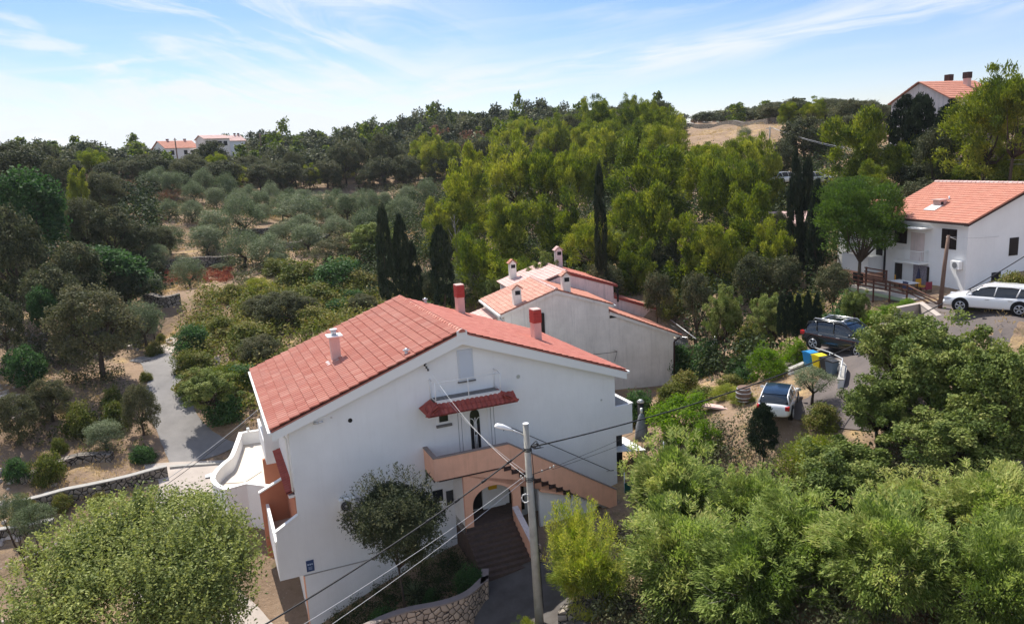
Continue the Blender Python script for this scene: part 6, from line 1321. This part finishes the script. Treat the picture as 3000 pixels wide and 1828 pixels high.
# ---------------------------------------------------------------- undergrowth, grass, red field (nobody could count them)
def scatter(name, label, cat, mt, n, rmin, rmax, a0, a1, test, h, ll, lw, per, spread, seed, mode='needle', up=.8):
    r_ = np.random.default_rng(seed); az = np.radians(r_.uniform(a0, a1, n)); rr = np.sqrt(r_.uniform(rmin ** 2, rmax ** 2, n)); X, Y = rr * np.sin(az), rr * np.cos(az)
    Z = np.concatenate([gz(X[i:i + 4000], Y[i:i + 4000]) for i in range(0, n, 4000)]); px, dd = proj(np.stack([X, Y, Z], -1)); k = test(px[:, 0], px[:, 1], X, Y, rr)
    X, Y, Z = X[k], Y[k], Z[k]; C = np.stack([X, Y, Z + h * .35], 1); V, Fq, tn = leaves(r_, np.zeros((len(C), 3)), np.full(len(C), spread) * r_.uniform(.5, 1.4, len(C)), per, ll, lw, mode, squash=h / spread, up=up)
    V = V + np.repeat(C, per * 4, axis=0); o = new(name, npmesh(name, V, Fq, attr=tn), MT[mt]); tag(o, label, cat, kind='stuff'); return o
def onroad(X, Y):
    m_ = np.zeros(len(X), bool)
    for pts, w_ in ROADS:
        P = np.array(pts)
        for i in range(len(P) - 1):
            a, b = P[i], P[i + 1]; d = b - a; t = np.clip(((X - a[0]) * d[0] + (Y - a[1]) * d[1]) / (d @ d), 0, 1); m_ |= np.hypot(X - a[0] - t * d[0], Y - a[1] - t * d[1]) < w_
    for Oo, uu, vv, (u0, u1, v0, v1) in ((HO, hu, hv, (-12.9, 10.3, -4.5, 18.3)), (KO, ku, kv, (-7.2, 12.6, -.3, 14.2)), (RO, ku, kv, (-3.6, 11.5, -.3, 15))):
        a = (X - Oo[0]) * uu[0] + (Y - Oo[1]) * uu[1]; b = (X - Oo[0]) * vv[0] + (Y - Oo[1]) * vv[1]; m_ |= (a > u0) & (a < u1) & (b > v0) & (b < v1)
    return m_
ROADS = [([dn_(*p) for p in RP], 3.0), ([dn_(460, 985), dn_(500, 940), dn_(520, 900), dn_(560, 860)], 1.2), ([dn_(600, 1352), dn_(590, 1420), tuple(hw(-15.5, 6)[:2]), tuple(hw(-13, 0)[:2]), tuple(hw(-11.5, -6)[:2])], 3.4),
         ([tuple(hw(.5, -3)[:2]), tuple(hw(.6, -5)[:2]), tuple(hw(-.4, -7.5)[:2]), tuple(hw(-1.8, -12)[:2])], 2.4), ([dn_(2420, 1250), dn_(2520, 1130), dn_(2560, 1030), dn_(2640, 960), dn_(2760, 900)], 2.9), ([dn_(2440, 1010), dn_(2370, 1050), dn_(2330, 1085)], 2.2)]
def wood_test(x, y, X, Y, rr):
    yb = np.interp(x, [1000, 1250, 1500, 1990, 2200, 2500, 2700, 3200], [900, 900, 800, 1120, 1130, 850, 700, 700]); yt = np.interp(x, [1000, 1250, 1900, 3200], [600, 520, 470, 450])
    return (x > 1050) & (x < 3100) & (y < yb) & (y > yt) & ~onroad(X, Y)
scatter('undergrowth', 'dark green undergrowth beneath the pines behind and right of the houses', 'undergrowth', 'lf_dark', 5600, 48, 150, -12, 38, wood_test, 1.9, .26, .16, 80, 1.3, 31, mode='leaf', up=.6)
def fg_test(x, y, X, Y, rr): return (x > 1600) & (x < 3150) & (y > 1240) & (y < 2300) & ~onroad(X, Y) & ~((x > 2850) & (y < 1480))
scatter('undergrowth', 'tangled dark scrub between the feathery shrubs on the bottom right slope', 'undergrowth', 'lf_oak', 2600, 16, 44, -2, 38, fg_test, .9, .13, .08, 60, .6, 32, mode='leaf', up=.6)
def left_test(x, y, X, Y, rr): return (x > -200) & (x < 470) & (y < 900) & (y > 560) & ~onroad(X, Y)
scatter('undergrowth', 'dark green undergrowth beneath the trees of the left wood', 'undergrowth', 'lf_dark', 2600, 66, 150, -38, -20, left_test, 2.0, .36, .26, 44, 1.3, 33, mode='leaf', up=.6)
def scrub_test(x, y, X, Y, rr): return (x > 540) & (x < 1350) & (y > 850) & (y < 1230) & ~onroad(X, Y) & ~((x < 640) & (y > 1200))
scatter('undergrowth', 'low yellow-green undergrowth among the scrub behind the big house', 'undergrowth', 'lf_shrub', 1900, 50, 86, -26, 0, scrub_test, 1.0, .24, .14, 55, .9, 34, mode='leaf', up=.6)
def grove_test(x, y, X, Y, rr): n_ = np.sin(X * .19 + 1.7 * np.sin(Y * .15)) + np.sin(Y * .21 - X * .1); return (x > 380) & (x < 1350) & (y > 545) & (y < 870) & (n_ > -.35) & ~onroad(X, Y) & ~((x > 430) & (x < 680) & (y > 780))
scatter('scrub', 'low mixed green and brown scrub under the terrace olives', 'scrub', 'lf_holm', 3000, 80, 200, -28, 0, grove_test, .9, .26, .15, 50, 1.1, 41, mode='leaf', up=.6)
def slope_test(x, y, X, Y, rr): n_ = np.sin(X * .33 + 2 * np.sin(Y * .21)) + np.sin(Y * .31 - X * .2); return (x > -200) & (x < 430) & (y > 880) & (y < 1300) & (n_ > -.1) & ~onroad(X, Y)
scatter('scrub', 'dark olive-brown scrub covering parts of the bare slope at the left edge', 'scrub', 'lf_holm', 1500, 46, 84, -38, -24, slope_test, .8, .15, .09, 60, .8, 39, mode='leaf', up=.6)
def bed_test(x, y, X, Y, rr): a = (X - HO[0]) * hu[0] + (Y - HO[1]) * hu[1]; b = (X - HO[0]) * hv[0] + (Y - HO[1]) * hv[1]; return (a > -8) & (a < -1.3) & (b < -.3) & (b > -4.6 - (a + 1.3) * .3) & (b > -6)
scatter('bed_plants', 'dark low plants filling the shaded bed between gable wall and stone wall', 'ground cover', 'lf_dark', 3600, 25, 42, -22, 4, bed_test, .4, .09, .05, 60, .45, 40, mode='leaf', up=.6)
def red_test(x, y, X, Y, rr): return (x > 435) & (x < 680) & (y > 788) & (y < 832 - (x - 440) * .02) & (np.sin(X * 1.1) + np.sin(Y * .9 + X) > -1.2)
scatter('red_groundcover', 'bright red autumn ground plants on the narrow field below the dark terrace wall', 'ground cover', 'lf_red', 5200, 80, 112, -32, -17, red_test, .4, .22, .08, 26, .42, 35)
def straw_test(x, y, X, Y, rr): n_ = np.sin(X * .31 + 2 * np.sin(Y * .17)) + np.sin(Y * .23 + X * .11); return (x > -200) & (x < 1350) & (y > 500) & (y < 1900) & (n_ > -.3) & ~onroad(X, Y)
scatter('dry_grass', 'dry straw-coloured grass tufts on the open slopes and terraces', 'grass', 'lf_straw', 17000, 38, 150, -38, -4, straw_test, .3, .20, .03, 12, .35, 36, up=1.2)
def straw2(x, y, X, Y, rr): return (x > 1600) & (x < 3100) & (y > 340) & (y < 1900) & ~onroad(X, Y)
scatter('dry_grass', 'dry grass on the tan field and the banks at right', 'grass', 'lf_straw', 9000, 25, 175, 0, 38, straw2, .3, .20, .03, 12, .35, 37, up=1.2)
def weed_test(x, y, X, Y, rr): n_ = np.sin(X * .21 + 2 * np.sin(Y * .13)) + np.sin(Y * .29 - X * .17); return (x > -200) & (x < 1350) & (y > 520) & (y < 1900) & (n_ > .5) & ~onroad(X, Y)
scatter('weeds', 'low green weeds growing in patches on the bare left slope', 'weeds', 'lf_shrub', 9000, 40, 140, -38, -6, weed_test, .35, .16, .08, 14, .4, 38, mode='leaf')
# loose stones on the slope
r_ = np.random.default_rng(50); n_ = 2600; az = np.radians(r_.uniform(-38, -16, n_)); rr = np.sqrt(r_.uniform(42 ** 2, 78 ** 2, n_)); X, Y = rr * np.sin(az), rr * np.cos(az); nz_ = np.sin(X * .4 + Y * .2) + np.sin(Y * .5 - X * .15); k = (nz_ > .4) & ~onroad(X, Y); X, Y = X[k], Y[k]; Z = gz(X, Y)
base = np.array([(-1, -1, -.6), (1, -1, -.6), (1, 1, -.6), (-1, 1, -.6), (-.7, -.6, .7), (.6, -.8, .6), (.8, .6, .8), (-.6, .7, .55)]); fc = np.array([(0, 3, 2, 1), (4, 5, 6, 7), (0, 1, 5, 4), (1, 2, 6, 5), (2, 3, 7, 6), (3, 0, 4, 7)])
s = r_.lognormal(-2.2, .5, len(X)); V = base[None] * (s[:, None, None] * r_.uniform(.6, 1.3, (len(X), 8, 3))) + np.stack([X, Y, Z + s * .3], 1)[:, None]; Fq = fc[None] + (np.arange(len(X)) * 8)[:, None, None]
o = new('loose_stones', npmesh('loose_stones', V.reshape(-1, 3), Fq.reshape(-1, 4)), MT['apron']); tag(o, 'pale loose stones scattered over the bare left slope', 'stones', kind='stuff')
# ================================================================ POLE, LAMP AND WIRES
pb = wd(1579, 1802, 30); pt_ = wd(1540, 1242, 30)
pole = root('utility_pole', 'tall grey concrete utility pole with street lamp in front of the white house', 'pole', (pb[0], pb[1], 0))
zb_, zt_ = pb[2] - .3, pt_[2]; off = pt_ - pb
def pp(z_): f = (z_ - pb[2]) / (zt_ - pb[2]); return (off[0] * f, off[1] * f, z_)
t = MB(); t.tube([pp(zb_ - .7), pp(pb[2] + 4), pp(zt_)], [.20, .165, .12], 20); t.build('shaft', MT['pole_concrete'], pole)
MB().tube([pp(zt_ + .003), pp(zt_ + .035)], .125, 20).build('cap', MT['canopy_white'], pole)
t = MB(); a = pp(zt_ - .55); t.tube([a, (a[0] - .28, a[1] - .05, zt_ - .35), (a[0] - .62, a[1] - .1, zt_ - .18)], [.035, .03, .035], 8); lm = t.build('lamp_arm', MT['galv'], pole)
t = MB(); A = Vector((a[0] - .55, a[1] - .1, zt_ - .20)); B = Vector((a[0] - 1.28, a[1] - .22, zt_ + .07))
t.tube([tuple(A), tuple(A.lerp(B, .25)), tuple(A.lerp(B, .6)), tuple(A.lerp(B, .9)), tuple(B)], [.05, .09, .15, .14, .08], 12); o = t.build('lamp_head', MT['white_paint'], pole); 
for v in o.data.vertices: v.co.z = (v.co.z - A.z) * 1.0 + A.z if v.co.z > A.z + (B.z - A.z) * ((v.co.x - A.x) / (B.x - A.x)) else A.z + (B.z - A.z) * ((v.co.x - A.x) / (B.x - A.x)) - .03
t = MB(); z1 = zt_ - 1.05
for k in range(3): t.tube([(pp(z1 - k * .06)[0] + .15 * math.cos(q), pp(z1 - k * .06)[1] + .15 * math.sin(q), z1 - k * .06) for q in np.linspace(0, 6.28, 15)], .018, 5, caps=False)
rr_ = random.Random(8)
for k in range(14): a = pp(z1 + .1); t.tube([(a[0] + .14, a[1] - .08, z1 + .1), (a[0] + .2 + rr_.uniform(0, .3), a[1] - .1 + rr_.uniform(-.15, .15), z1 + rr_.uniform(-.1, .35)), (a[0] + .35 + rr_.uniform(0, .35), a[1] - .05, z1 + rr_.uniform(.0, .2))], .012, 4)
t.build('cable_clamps', MT['wire_black'], pole)
t = MB(); a = pp(z1); b = pp(pb[2] + .4); t.tube([(a[0] + .17, a[1] - .06, a[2]), (pp(z1 - 1)[0] + .19, a[1] - .06, z1 - 1), (pp(6)[0] + .2, a[1] - .06, 6), (b[0] + .22, b[1] - .06, b[2])], .016, 5); t.build('down_cable', MT['wire_black'], pole)
z2 = zt_ - 2.35
t = MB()
for k in range(3): t.tube([(pp(z2 - k * .07)[0] + .17 * math.cos(q), pp(z2 - k * .07)[1] + .17 * math.sin(q), z2 - k * .07) for q in np.linspace(0, 6.28, 15)], .016, 5, caps=False)
a = pp(z2); t.tube([(a[0] + .1, a[1], z2 + .1), (a[0] + 1.0, a[1] + .15, z2 + .32)], .018, 5); t.build('wire_bracket', MT['wire_black'], pole)
def insul(x, y, z_, r_=.04):
    t = MB(); t.cyl(x, y, z_ - .05, z_, r_ * .7, r_, 8); t.cyl(x, y, z_, z_ + .05, r_, r_ * .5, 8); t.build('insulator', MT['porcelain'], pole)
for dx, dz in ((-.28, -.05), (-.18, .02), (-.35, .05), (.55, .2), (.9, .3), (1.05, .36), (-.1, -.1)): insul(a[0] + dx, a[1] + .05 + dx * .1, z2 + dz)
t = MB(); a = pp(z2 - .9)
for k in range(26): q = k * .7; t.tube([(a[0] - .22 + .16 * math.cos(q), a[1] - .1 + .05 * math.sin(q * 1.7), a[2] + .2 * math.sin(q)), (a[0] - .22 + .19 * math.cos(q + 1), a[1] - .12, a[2] + .23 * math.sin(q + 1))], .018, 4)
t.build('coiled_cable', MT['wire_grey'], pole)
PB = np.array([pb[0], pb[1], 0])
def wire(A, B, sag, r_, mt_, lab, n=26, knots=0):
    A, B = np.array(A, float), np.array(B, float); pts = []
    for k in range(n + 1): f = k / n; p = A + (B - A) * f; p[2] -= sag * 4 * f * (1 - f); pts.append(tuple(p))
    t = MB(); t.tube(pts, r_, 6)
    for k in range(knots): i = 2 + k * 3; a, b = np.array(pts[i]), np.array(pts[i + 1]); t.tube([tuple(a), tuple(a + (b - a) * .5)], r_ * 1.7, 6)
    o = t.build('wire', MT[mt_], None); tag(o, lab, 'wire', 'wires of the utility pole'); return o
c0 = PB + pp(z1)
wire(c0, wd(740, 1850, 23), .25, .030, 'wire_black', 'thick black cable from the pole down to the bottom left', knots=4)
# along the street to the right: passes the photo points (2000,1178), (2543,970), (2783,850)
wire(c0, wd(3080, 700, 62), 1.6, .032, 'wire_black', 'thick black cable from the pole rising to the upper right', n=50)
c1 = PB + pp(z2)
wire(c1 + [-.28, 0, 0], wd(870, 1840, 22), .15, .009, 'wire_grey', 'upper thin grey wire from the pole to the bottom left'); wire(c1 + [-.2, 0, -.12], wd(925, 1860, 22), .15, .009, 'wire_grey', 'lower thin grey wire from the pole to the bottom left')
an = hw(-1.95, -.25, 12.0); an2 = hw(-1.4, -.1, 10.6)
wire(c1 + [-.2, 0, .1], an, .5, .007, 'canopy_white', 'thin white service wire from the pole to the gable anchor'); wire(c1 + [-.1, 0, .2], an2, .3, .006, 'wire_grey', 'thin grey service wire from the pole to the attic balcony')
wire(c1 + [.9, .1, .3], wd(2120, 1120, 60), .4, .010, 'wire_black', 'upper thin dark wire from the pole bracket past the house corner'); wire(c1 + [1.0, .1, .25], wd(2130, 1150, 60), .4, .010, 'wire_black', 'lower thin dark wire from the pole bracket past the house corner')
e0 = hw(-9.9, 4.5, 9.85); wire(e0, wd(-60, 1690, 40), .8, .014, 'wire_grey', 'pale wire from the left eave of the big house to the far left'); wire(e0 + [0, 0, -.12], wd(-60, 1720, 40), .8, .014, 'wire_black', 'dark wire from the left eave of the big house to the far left')
# wooden pole before the right house
a = wd(2755, 868, 58.5); b = wd(2779, 690, 58.5)
r_ = root('utility_pole', 'slim wooden utility pole in front of the white house at right', 'pole', (a[0], a[1], 0)); d = b - a
t = MB(); t.tube([(0, 0, a[2] - 1.2), (d[0] * .5, d[1] * .5, (a[2] + b[2]) / 2), (d[0], d[1], b[2])], [.15, .13, .11], 10); t.build('shaft', MT['pole_wood'], r_)
t = MB(); t.tube([(d[0] - .15, d[1], b[2] - .1), (d[0] + .1, d[1], b[2] - .12), (d[0] + .55, d[1], b[2] - .32)], .03, 5); t.build('cross_arm', MT['porcelain'], r_)
wire(b + [.1, 0, -.1], rw(3, .28, 14.8), .1, .012, 'wire_grey', 'thin wire from the wooden pole to the wall of the white house')
# poles on the skyline
for px, y0, y1, d, lab in ((516, 405, 436, 228, 'thin pole in front of the low house on the left skyline'), (763, 392, 408, 225, 'thin pole on the skyline right of the grey-walled house'), (273, 433, 455, 225, 'thin pole on the skyline at far left')):
    a = wd(px, y1, d); b = wd(px, y0, d); t = MB(); t.tube([(0, 0, -4), (0, 0, b[2] - a[2])], .16, 6); t.box(-.5, -.05, b[2] - a[2] - .5, .5, .05, b[2] - a[2] - .4); o = t.build('utility_pole', MT['pole_wood'], None); o.location = a; tag(o, lab, 'pole')
a = wd(2255, 425, 135); b = wd(2255, 372, 135); r_ = root('utility_pole', 'small grey pole with cross arm on the tan field at right', 'pole', a); h_ = b[2] - a[2]
t = MB(); t.tube([(0, 0, -1), (0, 0, h_)], .12, 8); t.build('shaft', MT['pole_concrete'], r_); MB().box(-.7, -.06, h_ - .3, .7, .06, h_ - .18).build('cross_arm', MT['galv'], r_)
wire(a + [.5, 0, h_ - .2], wd(3050, 468, 80), 1.5, .02, 'wire_grey', 'upper wire crossing the right hillside', n=30); wire(a + [.6, 0, h_ - .3], wd(3050, 482, 80), 1.5, .02, 'wire_grey', 'lower wire crossing the right hillside', n=30)
# ================================================================ HAZE
zlo = float(min(v.co.z for v in bpy.data.objects['ground'].data.vertices)) - 1.0
hz = MB(); hz.box(-3650, -3650, zlo, 3650, 3650, 62); ho = hz.build('haze', None, None); tag(ho, None, None, kind='stuff')
hm = bpy.data.materials.new('haze'); hm.use_nodes = True; t_ = hm.node_tree; t_.nodes.clear()
vo = N(t_, 'ShaderNodeVolumePrincipled'); vo.inputs['Color'].default_value = (.86, .92, 1, 1); vo.inputs['Density'].default_value = .00011; vo.inputs['Anisotropy'].default_value = .2
mo = N(t_, 'ShaderNodeOutputMaterial'); t_.links.new(vo.outputs[0], mo.inputs['Volume']); ho.data.materials.append(hm)
